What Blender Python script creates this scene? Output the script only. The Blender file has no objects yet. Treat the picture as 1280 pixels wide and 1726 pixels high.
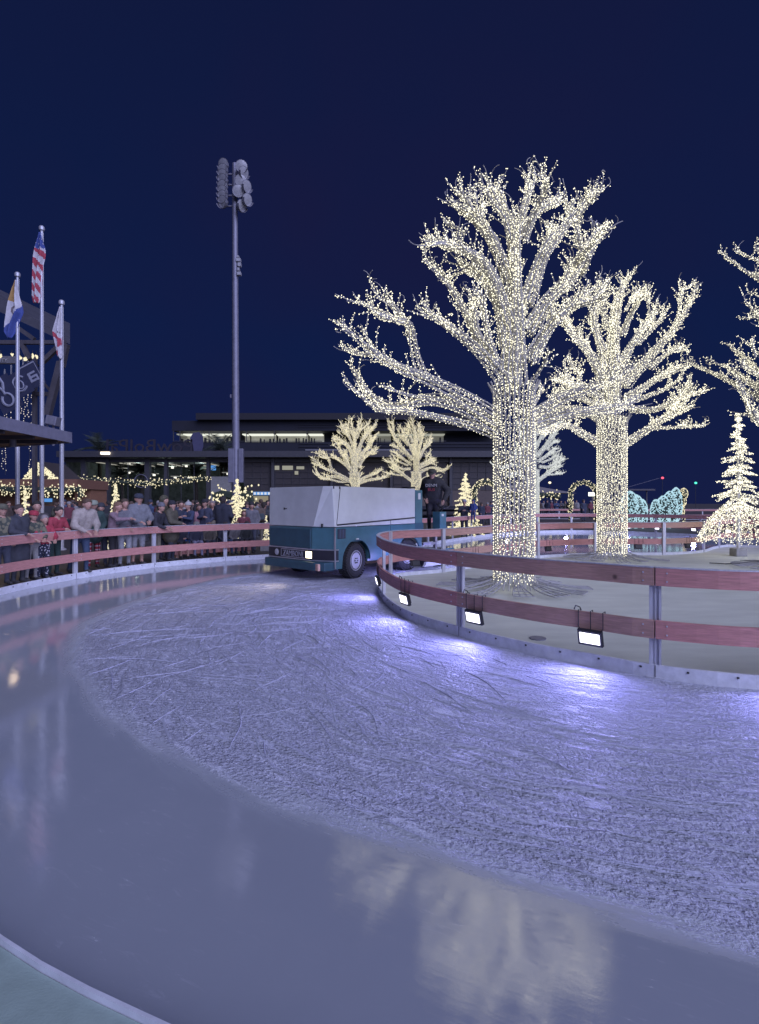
import bpy, bmesh, math, random
import numpy as np
from mathutils import Vector, Matrix, Euler
random.seed(7); rng = np.random.RandomState(7)
S = bpy.context.scene
COL = S.collection
F, H0, VH = 900.0, 1.7, 847.0           # focal (photo px), eye height, horizon row

def P(u, v, Y):   return Vector(((u-640)*Y/F, Y, H0-(v-VH)*Y/F))
def G(u, v, z=0): Y = (H0-z)*F/(v-VH); return Vector(((u-640)*Y/F, Y, z))

# ------------------------------------------------------------------ materials
MATS = {}
def mat(name, col, rough=.6, metal=0, var=0.12, scale=6, bump=0, bscale=40, spec=.5, stretch=None, emis=None, estr=0, coat=0):
    if name in MATS: return MATS[name]
    m = bpy.data.materials.new(name); m.use_nodes = True; MATS[name] = m
    nt = m.node_tree; b = nt.nodes['Principled BSDF']
    b.inputs['Roughness'].default_value = rough; b.inputs['Metallic'].default_value = metal
    b.inputs['Specular IOR Level'].default_value = spec
    if coat: b.inputs['Coat Weight'].default_value = coat; b.inputs['Coat Roughness'].default_value = .1
    c = list(col)+[1]
    if var or bump:
        tc = nt.nodes.new('ShaderNodeTexCoord'); src = tc.outputs['Object']
        if stretch:
            mp = nt.nodes.new('ShaderNodeMapping'); mp.inputs['Scale'].default_value = stretch
            nt.links.new(src, mp.inputs['Vector']); src = mp.outputs['Vector']
    if var:
        n = nt.nodes.new('ShaderNodeTexNoise'); n.inputs['Scale'].default_value = scale; n.inputs['Detail'].default_value = 6; n.inputs['Roughness'].default_value = .65
        nt.links.new(src, n.inputs['Vector'])
        r = nt.nodes.new('ShaderNodeValToRGB')
        r.color_ramp.elements[0].position = .3; r.color_ramp.elements[1].position = .7
        r.color_ramp.elements[0].color = [x*(1-var*1.5) for x in col]+[1]
        r.color_ramp.elements[1].color = [min(1, x*(1+var)) for x in col]+[1]
        nt.links.new(n.outputs['Fac'], r.inputs['Fac']); nt.links.new(r.outputs['Color'], b.inputs['Base Color'])
        mr = nt.nodes.new('ShaderNodeMapRange'); mr.inputs['To Min'].default_value = max(0, rough-.1); mr.inputs['To Max'].default_value = min(1, rough+.12)
        nt.links.new(n.outputs['Fac'], mr.inputs['Value']); nt.links.new(mr.outputs['Result'], b.inputs['Roughness'])
    else: b.inputs['Base Color'].default_value = c
    if bump:
        n2 = nt.nodes.new('ShaderNodeTexNoise'); n2.inputs['Scale'].default_value = bscale; n2.inputs['Detail'].default_value = 4
        nt.links.new(src, n2.inputs['Vector'])
        bp = nt.nodes.new('ShaderNodeBump'); bp.inputs['Strength'].default_value = bump; bp.inputs['Distance'].default_value = .02
        nt.links.new(n2.outputs['Fac'], bp.inputs['Height']); nt.links.new(bp.outputs['Normal'], b.inputs['Normal'])
    if emis:
        b.inputs['Emission Color'].default_value = list(emis)+[1]; b.inputs['Emission Strength'].default_value = estr
    return m
def glow(name, col, s, sample='AUTO'):
    if name in MATS: return MATS[name]
    m = bpy.data.materials.new(name); m.use_nodes = True; MATS[name] = m
    nt = m.node_tree; nt.nodes.clear()
    o = nt.nodes.new('ShaderNodeOutputMaterial'); e = nt.nodes.new('ShaderNodeEmission')
    e.inputs[0].default_value = list(col)+[1]; e.inputs[1].default_value = s
    nt.links.new(e.outputs[0], o.inputs[0])
    m.cycles.emission_sampling = sample
    return m
def plank_mat(name, col):
    m = mat(name, col, .62, 0, .2, 2.2, .2, 30, stretch=(2.5, 2.5, 34))
    nt = m.node_tree; b = nt.nodes['Principled BSDF']
    ramp = [n for n in nt.nodes if n.type == 'VALTORGB'][0]
    vo = nt.nodes.new('ShaderNodeTexVoronoi'); vo.inputs['Scale'].default_value = 3.1
    tc = nt.nodes.new('ShaderNodeTexCoord'); nt.links.new(tc.outputs['Object'], vo.inputs['Vector'])
    r = nt.nodes.new('ShaderNodeValToRGB'); r.color_ramp.elements[0].position = .035; r.color_ramp.elements[1].position = .10
    r.color_ramp.elements[0].color = (.3, .3, .3, 1)
    nt.links.new(vo.outputs['Distance'], r.inputs['Fac'])
    mx = nt.nodes.new('ShaderNodeMixRGB'); mx.blend_type = 'MULTIPLY'; mx.inputs[0].default_value = 1
    nt.links.new(ramp.outputs['Color'], mx.inputs[1]); nt.links.new(r.outputs['Color'], mx.inputs[2])
    nt.links.new(mx.outputs[0], b.inputs['Base Color'])
    return m

WOOD = plank_mat('stained_plank', (.50, .235, .215))
WOOD2 = plank_mat('weathered_plank', (.45, .27, .215))
ALU = mat('brushed_aluminium', (.58, .59, .64), .42, .35, .15, 20, .1, 60, stretch=(1, 1, .1))
KICK = mat('white_kick_plastic', (.62, .64, .70), .4, 0, .12, 9, .05, 30)
BLACK = mat('black_housing', (.02, .02, .025), .5)
TUBE = mat('white_painted_tube', (.44, .43, .40), .45, 0, .1, 12)
ROOT = mat('grey_root_tube', (.33, .33, .34), .55, 0, .15, 12)
BULB = glow('warm_bulb', (1, .94, .70), 2.3)
BULBF = glow('warm_bulb_far', (1, .90, .60), 1.05, 'NONE')
BULBB = glow('ice_blue_bulb', (.55, .86, 1), .85, 'NONE')
BULBC = glow('cool_white_bulb', (.86, .9, .85), 1.0, 'NONE')
FLOODW = glow('flood_lens', (.86, .84, 1), 3.0)

# ------------------------------------------------------------------ mesh builder
class MB:
    def __init__(s): s.v = []; s.f = []; s.m = []; s.mats = []
    def mi(s, m):
        if m not in s.mats: s.mats.append(m)
        return s.mats.index(m)
    def raw(s, vs, fs, m=None):
        o = len(s.v); s.v += [tuple(x) for x in vs]; k = s.mi(m) if m else 0
        for f in fs: s.f.append([i+o for i in f]); s.m.append(k)
        return s
    def box(s, c, d, m=None, R=None):
        c = Vector(c); hx, hy, hz = [x/2 for x in d]
        vs = [Vector((x, y, z)) for x in (-hx, hx) for y in (-hy, hy) for z in (-hz, hz)]
        if R is not None: vs = [R @ v for v in vs]
        return s.raw([v+c for v in vs], [(0, 1, 3, 2), (4, 6, 7, 5), (0, 4, 5, 1), (2, 3, 7, 6), (0, 2, 6, 4), (1, 5, 7, 3)], m)
    def beam(s, a, b, w, h, m=None):
        a = Vector(a); b = Vector(b); d = b-a; L = d.length
        R = d.to_track_quat('X', 'Z').to_matrix()
        return s.box((a+b)/2, (L, w, h), m, R)
    def tube(s, pts, r, n=6, m=None, cap=True):
        pts = [Vector(p) for p in pts]
        if len(pts) < 2: return s
        rs = r if isinstance(r, (list, tuple)) else [r]*len(pts)
        vs = []; up = Vector((0, 0, 1)); prev = None
        for i, p in enumerate(pts):
            t = (pts[min(i+1, len(pts)-1)]-pts[max(i-1, 0)])
            if t.length < 1e-9: t = Vector((0, 0, 1))
            t.normalize()
            a = prev if prev is not None else (up if abs(t.z) < .9 else Vector((1, 0, 0)))
            a = (a-t*a.dot(t))
            if a.length < 1e-6: a = Vector((1, 0, 0)).cross(t)
            a.normalize(); prev = a; b = t.cross(a)
            for k in range(n):
                an = 2*math.pi*k/n; vs.append(p+(a*math.cos(an)+b*math.sin(an))*rs[i])
        fs = []
        for i in range(len(pts)-1):
            for k in range(n):
                fs.append((i*n+k, i*n+(k+1) % n, (i+1)*n+(k+1) % n, (i+1)*n+k))
        if cap: fs += [tuple(range(n-1, -1, -1)), tuple(range((len(pts)-1)*n, len(pts)*n))]
        return s.raw(vs, fs, m)
    def lathe(s, prof, n=24, m=None, M=None):
        vs = []; fs = []
        for (r, z) in prof:
            for k in range(n):
                a = 2*math.pi*k/n; vs.append(Vector((r*math.cos(a), r*math.sin(a), z)))
        for i in range(len(prof)-1):
            for k in range(n): fs.append((i*n+k, i*n+(k+1) % n, (i+1)*n+(k+1) % n, (i+1)*n+k))
        fs += [tuple(range(n-1, -1, -1)), tuple(range((len(prof)-1)*n, len(prof)*n))]
        if M is not None: vs = [M @ v for v in vs]
        return s.raw(vs, fs, m)
    def loft(s, A, B, m=None):
        n = len(A)
        return s.raw(list(A)+list(B), [(i, (i+1) % n, n+(i+1) % n, n+i) for i in range(n)]+[tuple(range(n-1, -1, -1)), tuple(range(n, 2*n))], m)
    def prism(s, poly, z0, z1, m=None): return s.loft([(x, y, z0) for x, y in poly], [(x, y, z1) for x, y in poly], m)
    def ell(s, c, r, n=10, m=None, R=None):
        c = Vector(c); vs = []; fs = []; k2 = n//2
        for i in range(k2+1):
            th = math.pi*i/k2
            for k in range(n):
                a = 2*math.pi*k/n
                v = Vector((r[0]*math.sin(th)*math.cos(a), r[1]*math.sin(th)*math.sin(a), r[2]*math.cos(th)))
                vs.append((R @ v if R is not None else v)+c)
        for i in range(k2):
            for k in range(n): fs.append((i*n+k, (i+1)*n+k, (i+1)*n+(k+1) % n, i*n+(k+1) % n))
        return s.raw(vs, fs, m)
    def octs(s, pts, r, m=None):
        for p in pts:
            x, y, z = p; q = r*(.8+.4*random.random())
            s.raw([(x+q, y, z), (x-q, y, z), (x, y+q, z), (x, y-q, z), (x, y, z+q*1.25), (x, y, z-q*1.25)],
                  [(0, 2, 4), (2, 1, 4), (1, 3, 4), (3, 0, 4), (2, 0, 5), (1, 2, 5), (3, 1, 5), (0, 3, 5)], m)
        return s
    def build(s, name, m=None, parent=None, smooth=False, loc=(0, 0, 0), rz=0, bevel=0, **tags):
        me = bpy.data.meshes.new(name); me.from_pydata(s.v, [], s.f)
        if s.mats:
            for x in s.mats: me.materials.append(x)
            me.polygons.foreach_set('material_index', s.m)
        elif m: me.materials.append(m)
        if m and s.mats and not s.mats: pass
        bm = bmesh.new(); bm.from_mesh(me); bmesh.ops.recalc_face_normals(bm, faces=bm.faces); bm.to_mesh(me); bm.free()
        if smooth:
            me.polygons.foreach_set('use_smooth', [True]*len(me.polygons))
            try: me.set_sharp_from_angle(angle=math.radians(40))
            except Exception: pass
        me.update()
        o = bpy.data.objects.new(name, me); COL.objects.link(o)
        o.location = loc; o.rotation_euler = (0, 0, rz)
        if parent: o.parent = parent
        if bevel:
            bv = o.modifiers.new('bevel', 'BEVEL'); bv.width = bevel; bv.segments = 2; bv.limit_method = 'ANGLE'
        tag(o, **tags); return o
def tag(o, label=None, category=None, group=None, kind=None):
    if label: o['label'] = label
    if category: o['category'] = category
    if group: o['group'] = group
    if kind: o['kind'] = kind
    return o
def thing(name, label, cat, loc=(0, 0, 0), rz=0, group=None):
    o = bpy.data.objects.new(name, None); COL.objects.link(o); o.empty_display_size = .2
    o.location = loc; o.rotation_euler = (0, 0, rz)
    return tag(o, label, cat, group)
def copy_thing(o, label, loc, rz, group=None, scale=None, swap=None):
    c = o.copy(); COL.objects.link(c); c.location = loc; c.rotation_euler = (0, 0, rz); c['label'] = label
    if group: c['group'] = group
    if scale: c.scale = scale if hasattr(scale, '__len__') else (scale,)*3
    for ch in list(o.children):
        d = ch.copy(); COL.objects.link(d); d.parent = c
        if swap and ch.name.split('.')[0] in swap: d.data = swap[ch.name.split('.')[0]]
        for g in list(ch.children):
            e = g.copy(); COL.objects.link(e); e.parent = d
    return c
def text_mesh(txt, size, depth, name, m, parent=None, loc=(0, 0, 0), rot=(0, 0, 0), align='CENTER', sx=1, **tags):
    cu = bpy.data.curves.new(name, 'FONT'); cu.body = txt; cu.size = size; cu.extrude = depth; cu.align_x = align; cu.resolution_u = 2
    t = bpy.data.objects.new(name+'_src', cu); COL.objects.link(t)
    dg = bpy.context.evaluated_depsgraph_get(); me = bpy.data.meshes.new_from_object(t.evaluated_get(dg))
    bpy.data.objects.remove(t); bpy.data.curves.remove(cu)
    me.materials.clear(); me.materials.append(m)
    o = bpy.data.objects.new(name, me); COL.objects.link(o); o.location = loc; o.rotation_euler = rot; o.scale = (sx, 1, 1)
    if parent: o.parent = parent
    return tag(o, **tags)
def smooth_path(pts, step=.15, closed=False):
    pts = [np.array(p, float) for p in pts]; n = len(pts); out = []
    rngs = range(n if closed else n-1)
    for i in rngs:
        if closed: p0, p1, p2, p3 = pts[(i-1) % n], pts[i], pts[(i+1) % n], pts[(i+2) % n]
        else: p0, p1, p2, p3 = pts[max(i-1, 0)], pts[i], pts[i+1], pts[min(i+2, n-1)]
        k = max(2, int(np.linalg.norm(p2-p1)/step))
        # centripetal-ish via scaled tangents
        d = np.linalg.norm(p2-p1)
        t1 = (p2-p0)/max(1e-6, np.linalg.norm(p1-p0)+d)*d if np.linalg.norm(p1-p0) > 0 else (p2-p1)
        t2 = (p3-p1)/max(1e-6, np.linalg.norm(p3-p2)+d)*d if np.linalg.norm(p3-p2) > 0 else (p2-p1)
        for j in range(k):
            t = j/k; h = (2*t**3-3*t*t+1, t**3-2*t*t+t, -2*t**3+3*t*t, t**3-t*t)
            out.append(h[0]*p1+h[1]*t1+h[2]*p2+h[3]*t2)
    if not closed: out.append(pts[-1])
    return [Vector([float(x) for x in p]) for p in out]
R = math.radians

# ------------------------------------------------------------------ rink outline
gx = lambda u, v: tuple(G(u, v)[:2])
ISL = [(6.6, 5.3), (4.9, 4.8), gx(1280, 1162), gx(1105, 1143), gx(1000, 1123), gx(900, 1104), gx(775, 1073), gx(690, 1045), gx(655, 1022), gx(641, 1003),
       (-.005, 10.35), (.1, 11.15), (.5, 11.95), (1.5, 12.64), (3.1, 14.3), (5.0, 16.0), (7.2, 16.75), (8.94, 16.8), (10.5, 17.5), (12.1, 19.2), (13.2, 19.9), (14.6, 18.6),
       (15.2, 15), (14, 9.5), (10.5, 6.6)]
OUT = [(-1.367, 1.922), (-3.3, 3.05), (-5.2, 4.9), (-6.5, 7.2), gx(0, 1003), gx(128, 976), gx(260, 957), gx(380, 946), gx(445, 942), (-1.6, 17.3), (.5, 19.4), (2.7, 22.4),
       (5, 26), (8, 29.3), (11.5, 30.3), (14.6, 28), (17, 23.5), (18, 17), (17, 9), (12.5, 3), (5.5, .35), (2.0, .62), (-.731, 1.635)]
isl = smooth_path(ISL, .15, True); out = smooth_path(OUT, .2, True)

def poly_sd(px, py, poly):
    d = np.full(px.shape, 1e9); ins = np.zeros(px.shape, bool); n = len(poly)
    for i in range(n):
        x0, y0 = poly[i][0], poly[i][1]; x1, y1 = poly[(i+1) % n][0], poly[(i+1) % n][1]
        dx, dy = x1-x0, y1-y0; L = dx*dx+dy*dy+1e-12
        t = np.clip(((px-x0)*dx+(py-y0)*dy)/L, 0, 1)
        d = np.minimum(d, (px-x0-t*dx)**2+(py-y0-t*dy)**2)
        if y0 != y1:
            c = ((y0 > py) != (y1 > py)) & (px < (x1-x0)*(py-y0)/(y1-y0)+x0); ins ^= c
    d = np.sqrt(d); return np.where(ins, -d, d)

# ------------------------------------------------------------------ ice
SC = [(1500, 1660), (1280, 1588), (1150, 1545), (1000, 1502), (800, 1440), (640, 1392), (500, 1350), (350, 1290), (250, 1240), (180, 1183), (142, 1130), (133, 1092), (165, 1045), (250, 1010), (330, 988), (400, 972), (450, 966)]
scuff = [gx(*p) for p in SC]+[(-2.0, 14), (0.2, 15), (1.5, 13.5), (3, 10), (8, 8), (9, 3)]
scp = smooth_path(scuff, .25, True)
ys = [-1.5]
while ys[-1] < 33: ys.append(ys[-1]+(.05 if ys[-1] < 4 else .05+.011*(ys[-1]-4)))
xs = [-9.0]
while xs[-1] < 20: xs.append(xs[-1]+(.06 if -5 < xs[-1] < 5 else .16))
ys = np.array(ys); xs = np.array(xs)
X, Y = np.meshgrid(xs, ys)
sd = poly_sd(X, Y, [(p[0], p[1]) for p in scp])
cx, cy = 3.6, 8.6
th = np.arctan2(Y-cy, X-cx); th = np.where(th > math.pi/2, th-2*math.pi, th)
rr = np.hypot(X-cx, Y-cy)
me = bpy.data.meshes.new('ice')
ny, nx = X.shape
idx = np.arange(ny*nx).reshape(ny, nx)
fa = np.stack([idx[:-1, :-1], idx[:-1, 1:], idx[1:, 1:], idx[1:, :-1]], -1).reshape(-1, 4)
me.from_pydata(np.stack([X, Y, 0*X], -1).reshape(-1, 3).tolist(), [], fa.tolist())
at = me.attributes.new('scuff', 'FLOAT', 'POINT'); at.data.foreach_set('value', sd.astype(np.float32).ravel())
at = me.attributes.new('lane', 'FLOAT_VECTOR', 'POINT'); at.data.foreach_set('vector', np.stack([th*6.5, rr, 0*rr], -1).astype(np.float32).ravel())

def ice_material():
    m = bpy.data.materials.new('rink_ice'); m.use_nodes = True; nt = m.node_tree; N = nt.nodes.new; L = nt.links.new
    b = nt.nodes['Principled BSDF']
    def attr(n, o):
        a = N('ShaderNodeAttribute'); a.attribute_name = n; return a.outputs[o]
    def math_(op, a, b_=None, c=None):
        n = N('ShaderNodeMath'); n.operation = op
        for i, x in enumerate((a, b_, c)):
            if x is None: continue
            if isinstance(x, (int, float)): n.inputs[i].default_value = x
            else: L(x, n.inputs[i])
        return n.outputs[0]
    def noise(vec, sc, det=4, rough=.6, scale=None, rot=0, dist=0):
        mp = N('ShaderNodeMapping'); mp.inputs['Scale'].default_value = scale or (1, 1, 1); mp.inputs['Rotation'].default_value = (0, 0, rot)
        # rotate first, then stretch
        if rot:
            m0 = N('ShaderNodeMapping'); m0.inputs['Rotation'].default_value = (0, 0, rot); mp.inputs['Rotation'].default_value = (0, 0, 0)
            L(vec, m0.inputs['Vector']); vec = m0.outputs['Vector']
        L(vec, mp.inputs['Vector'])
        n = N('ShaderNodeTexNoise'); n.inputs['Scale'].default_value = sc; n.inputs['Detail'].default_value = det; n.inputs['Roughness'].default_value = rough
        n.inputs['Distortion'].default_value = dist
        L(mp.outputs['Vector'], n.inputs['Vector']); return n.outputs['Fac']
    def step(x, a, c):
        r = N('ShaderNodeMapRange'); r.interpolation_type = 'SMOOTHSTEP'
        r.inputs['From Min'].default_value = a; r.inputs['From Max'].default_value = c; L(x, r.inputs['Value']); return r.outputs['Result']
    def mixc(f, a, c):
        n = N('ShaderNodeMixRGB')
        for i, x in ((0, f), (1, a), (2, c)):
            if isinstance(x, (int, float)): n.inputs[i].default_value = x
            elif isinstance(x, tuple): n.inputs[i].default_value = x+(1,)
            else: L(x, n.inputs[i])
        return n.outputs[0]
    tc = N('ShaderNodeTexCoord'); ob = tc.outputs['Object']; lane = attr('lane', 'Vector'); sdv = attr('scuff', 'Fac')
    # ragged edge of the cut snow
    e1 = noise(lane, 3, 5, .65, (.5, 3, 1)); edge = math_('ADD', sdv, math_('MULTIPLY', math_('SUBTRACT', e1, .5), .34))
    mask = step(edge, .12, -.16); maskw = step(edge, .26, -.05)
    # ridges that follow the skating direction, two scales, broken by grain
    r1 = noise(lane, 1.0, 5, .66, (2.0, 10, 1), dist=.25)
    r2 = noise(lane, 1.0, 5, .7, (8, 26, 1), dist=.15)
    big = noise(lane, 1.0, 3, .5, (.8, 1.6, 1))
    c1 = noise(ob, 1.0, 1, .4, (.55, 3.4, 1), R(38), .8); c2 = noise(ob, 1.0, 1, .4, (.5, 3.8, 1), R(-28), .9); c3 = noise(ob, 1.0, 1, .4, (.55, 3.6, 1), R(84), .9); c4 = noise(ob, 1.0, 1, .4, (.6, 4.2, 1), R(8), .9)
    def ridge(x, w): return math_('SUBTRACT', 1, step(math_('ABSOLUTE', math_('SUBTRACT', x, .5)), 0.0, w))
    sepo = N('ShaderNodeSeparateXYZ'); L(ob, sepo.inputs[0]); farw = step(math_('SUBTRACT', sepo.outputs['Y'], math_('MULTIPLY', sepo.outputs['X'], .9)), 4.2, 8.0)
    cross = math_('MAXIMUM', math_('MAXIMUM', ridge(c1, .03), ridge(c2, .03)), math_('MAXIMUM', ridge(c3, .03), ridge(c4, .035)))
    cross = math_('MULTIPLY', cross, math_('ADD', .12, math_('MULTIPLY', farw, .9)))
    gr = noise(ob, 85, 3, .7); gr2 = noise(ob, 34, 3, .6)
    clump = step(math_('ADD', math_('ADD', math_('MULTIPLY', r1, .75), math_('MULTIPLY', r2, .45)), math_('ADD', math_('MULTIPLY', big, .2), math_('MULTIPLY', gr2, .42))), .80, 1.06)
    hgt = math_('ADD', math_('MULTIPLY', clump, 1.1), math_('ADD', math_('MULTIPLY', r2, .75), math_('MULTIPLY', math_('MULTIPLY', gr, math_('ADD', .25, clump)), .55)))
    hgt = math_('SUBTRACT', hgt, math_('MULTIPLY', cross, .55))
    # smooth wet ice
    s1 = noise(lane, 1.0, 4, .6, (1.5, 10, 1)); s2 = noise(ob, 60, 3, .6); s3 = noise(ob, 1.3, 4, .6)
    s4 = noise(ob, 1.0, 6, .7, (5, 22, 1), R(28), 1.5)
    smh = math_('ADD', math_('MULTIPLY', s1, .24), math_('ADD', math_('MULTIPLY', s2, .025), math_('MULTIPLY', s4, .11)))
    fr = step(s4, .56, .72)                                  # frosty scrapes frozen in
    fr = math_('MULTIPLY', fr, step(s3, .46, .62))
    icec = mixc(s3, (.34, .37, .41), (.41, .44, .475))
    icec = mixc(math_('MULTIPLY', fr, .45), icec, (.56, .58, .64))
    snow = mixc(clump, (.54, .56, .67), (.72, .74, .88)); snow = mixc(math_('MULTIPLY', cross, .7), snow, (.42, .43, .52))
    L(mixc(mask, icec, snow), b.inputs['Base Color'])
    rs = math_('ADD', .022, math_('ADD', math_('MULTIPLY', s1, .07), math_('MULTIPLY', fr, .25)))
    rmix = N('ShaderNodeMix'); rmix.data_type = 'FLOAT'; L(maskw, rmix.inputs[0]); L(rs, rmix.inputs[2]); L(math_('ADD', .5, math_('MULTIPLY', clump, .4)), rmix.inputs[3]); L(rmix.outputs[0], b.inputs['Roughness'])
    sl = N('ShaderNodeMapRange'); L(maskw, sl.inputs[0]); sl.inputs['To Min'].default_value = 1.0; sl.inputs['To Max'].default_value = .12; L(sl.outputs[0], b.inputs['Specular IOR Level']); b.inputs['IOR'].default_value = 2.3
    hm = N('ShaderNodeMix'); hm.data_type = 'FLOAT'; L(mask, hm.inputs[0]); L(math_('MULTIPLY', smh, .10), hm.inputs[2]); L(math_('SUBTRACT', hgt, .8), hm.inputs[3])
    lip = math_('MULTIPLY', step(math_('ABSOLUTE', edge), .2, 0.0), .0)
    bp = N('ShaderNodeBump'); bp.inputs['Strength'].default_value = 1; bp.inputs['Distance'].default_value = .021
    L(math_('ADD', hm.outputs[0], lip), bp.inputs['Height']); L(bp.outputs['Normal'], b.inputs['Normal'])
    return m
me.materials.append(ice_material())
o = bpy.data.objects.new('ice', me); COL.objects.link(o); tag(o, kind='structure')

# long blade cuts and the snow they throw up
SNOWR = mat('snow_ridge', (.47, .48, .61), .85, 0, .15, 60, .6, 150); CUT = mat('blade_cut', (.40, .42, .51), .5, 0, .1, 20)
rg = MB(); ct = MB(); rq = random.Random(5); scl = [(p[0], p[1]) for p in scp]
cand = []
while len(cand) < 3400: cand.append((rq.uniform(-5, 7), 1.6+11*rq.random()**1.5))
cd = poly_sd(np.array([c[0] for c in cand]), np.array([c[1] for c in cand]), scl)
isd = poly_sd(np.array([c[0] for c in cand]), np.array([c[1] for c in cand]), [(p.x, p.y) for p in isl])
for (x0, y0), dd_, di_ in zip(cand, cd, isd):
    if dd_ > -.05 or di_ < .1: continue
    a = math.atan2(y0-cy, x0-cx)+math.pi/2; far_ = min(1, max(0, (y0-.9*x0-3.5)/4))
    a += rq.gauss(0, .16+1.1*far_); kv = rq.gauss(0, .25+.7*far_); ln = rq.uniform(.2, .75)*(1+.9*far_)
    cut_ = rq.random() < .55; wd_ = rq.uniform(.006, .012)*(1+.5*far_) if cut_ else rq.uniform(.008, .018)*(1-.35*far_); ht = .0015 if cut_ else rq.uniform(.003, .007)
    q = []; x, y = x0, y0; st_ = .05; m_ = int(ln/st_)
    for i in range(m_+1): q.append((x, y)); x += math.cos(a)*st_; y += math.sin(a)*st_; a += kv*st_+rq.gauss(0, .05)
    q = [p_ for p_ in q if sd[min(len(ys)-1, int(np.searchsorted(ys, p_[1]))), min(len(xs)-1, int(np.searchsorted(xs, p_[0])))] < -.06]; m_ = len(q)-1
    if m_ < 3: continue
    vs = []; fs = []
    for i, (x, y) in enumerate(q):
        u_ = max(0.0, math.sin(math.pi*i/m_))**.5; w_ = wd_*u_*rq.uniform(.15, 1.5)/2; i2 = min(i+1, m_); i0_ = max(i-1, 0)
        tx, ty = q[i2][0]-q[i0_][0], q[i2][1]-q[i0_][1]; l_ = math.hypot(tx, ty)+1e-9; nx_, ny_ = -ty/l_, tx/l_; h_ = ht*(rq.uniform(.4, 1.3)*u_ if not cut_ else 1)
        vs += [(x-nx_*w_, y-ny_*w_, .0005 if not cut_ else ht), (x+nx_*w_*.2, y+ny_*w_*.2, h_+.0006), (x+nx_*w_, y+ny_*w_, .0005 if not cut_ else ht)]
    for i in range(m_): fs += [(3*i, 3*i+1, 3*i+4, 3*i+3), (3*i+1, 3*i+2, 3*i+5, 3*i+4)]
    (ct if cut_ else rg).raw(vs, fs)
rg.build('snow_shavings', SNOWR, None, smooth=True, kind='stuff', label='thin curved snow ridges thrown up by skate blades on the ice', category='snow')
ct.build('blade_cuts', CUT, None, kind='stuff', label='thin curved cuts left by skate blades in the ice', category='ice cuts')

# ------------------------------------------------------------------ plaza deck with the rink cut out, island slab
DECK_Z = .10
CONC = mat('plaza_concrete', (.065, .06, .06), .7, 0, .25, 1.2, .2, 30)
SLAB = mat('island_slab', (.55, .575, .50), .62, 0, .1, .9, .1, 25, stretch=(1, 3, 1))
TEAL_MAT = mat('teal_rubber', (.29, .38, .34), .7, 0, .1, 5, .1, 120)
bm = bmesh.new()
def loop(pts):
    vs = [bm.verts.new((p[0], p[1], DECK_Z)) for p in pts]
    return [bm.edges.new((vs[i], vs[(i+1) % len(vs)])) for i in range(len(vs))]
e = loop(out)+loop([(-400, -300), (400, -300), (400, 700), (-400, 700)])
bmesh.ops.triangle_fill(bm, use_beauty=True, use_dissolve=False, edges=e)
me = bpy.data.meshes.new('plaza_ground'); bmesh.ops.recalc_face_normals(bm, faces=bm.faces)
bm.to_mesh(me); bm.free(); me.materials.append(CONC)
o = bpy.data.objects.new('plaza_ground', me); COL.objects.link(o); tag(o, kind='structure')
MB().prism([(p[0], p[1]) for p in isl], -.02, .05).build('island_ground', SLAB, kind='structure')
# teal walkway mat at the photographer's feet
k = min(range(len(out)), key=lambda i: (out[i].x+1.42)**2+(out[i].y-1.99)**2)
n = len(out); seg = [out[(k+i) % n] for i in range(-14, 16)]
nor = []
for i, p in enumerate(seg):
    t = (seg[min(i+1, len(seg)-1)]-seg[max(i-1, 0)]).normalized(); nor.append(Vector((-t.y, t.x, 0)))
cen = sum((Vector((p.x, p.y, 0)) for p in out), Vector())/n
nor = [x if x.dot(Vector((p.x, p.y, 0))-cen) > 0 else -x for x, p in zip(nor, seg)]
b = MB(); A = [Vector((p.x, p.y, 0))+q*.002 for p, q in zip(seg, nor)]; B = [a+q*.62 for a, q in zip(A, nor)]
vs = [(a.x, a.y, DECK_Z+.006) for a in A]+[(a.x, a.y, DECK_Z+.006) for a in B]
L_ = len(A); b.raw(vs, [(i, i+1, L_+i+1, L_+i) for i in range(L_-1)])
b.build('walkway', TEAL_MAT, kind='structure')

# ------------------------------------------------------------------ fences
POLYP = mat('grey_channel', (.34, .35, .40), .4, .5, .12, 12)
def path_len(pts):
    d = [0]
    for a, c in zip(pts, pts[1:]): d.append(d[-1]+(c-a).length)
    return d
def at_len(pts, d, s):
    s = max(0, min(s, d[-1])); i = int(np.searchsorted(d, s))-1; i = max(0, min(i, len(pts)-2))
    t = (s-d[i])/max(1e-6, d[i+1]-d[i]); p = pts[i].lerp(pts[i+1], t); tg = (pts[i+1]-pts[i]).normalized()
    return p, tg
def sweep(b, pts, nrm, o0, o1, z0, z1, m=None):
    n = len(pts); vs = []
    for p, q in zip(pts, nrm):
        a = p+q*o0; c = p+q*o1
        vs += [(a.x, a.y, z0), (c.x, c.y, z0), (c.x, c.y, z1), (a.x, a.y, z1)]
    fs = []
    for i in range(n-1):
        for k in range(4): fs.append((i*4+k, i*4+(k+1) % 4, i*4+4+(k+1) % 4, i*4+4+k))
    fs += [(3, 2, 1, 0), (n*4-4, n*4-3, n*4-2, n*4-1)]
    b.raw(vs, fs, m)
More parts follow.
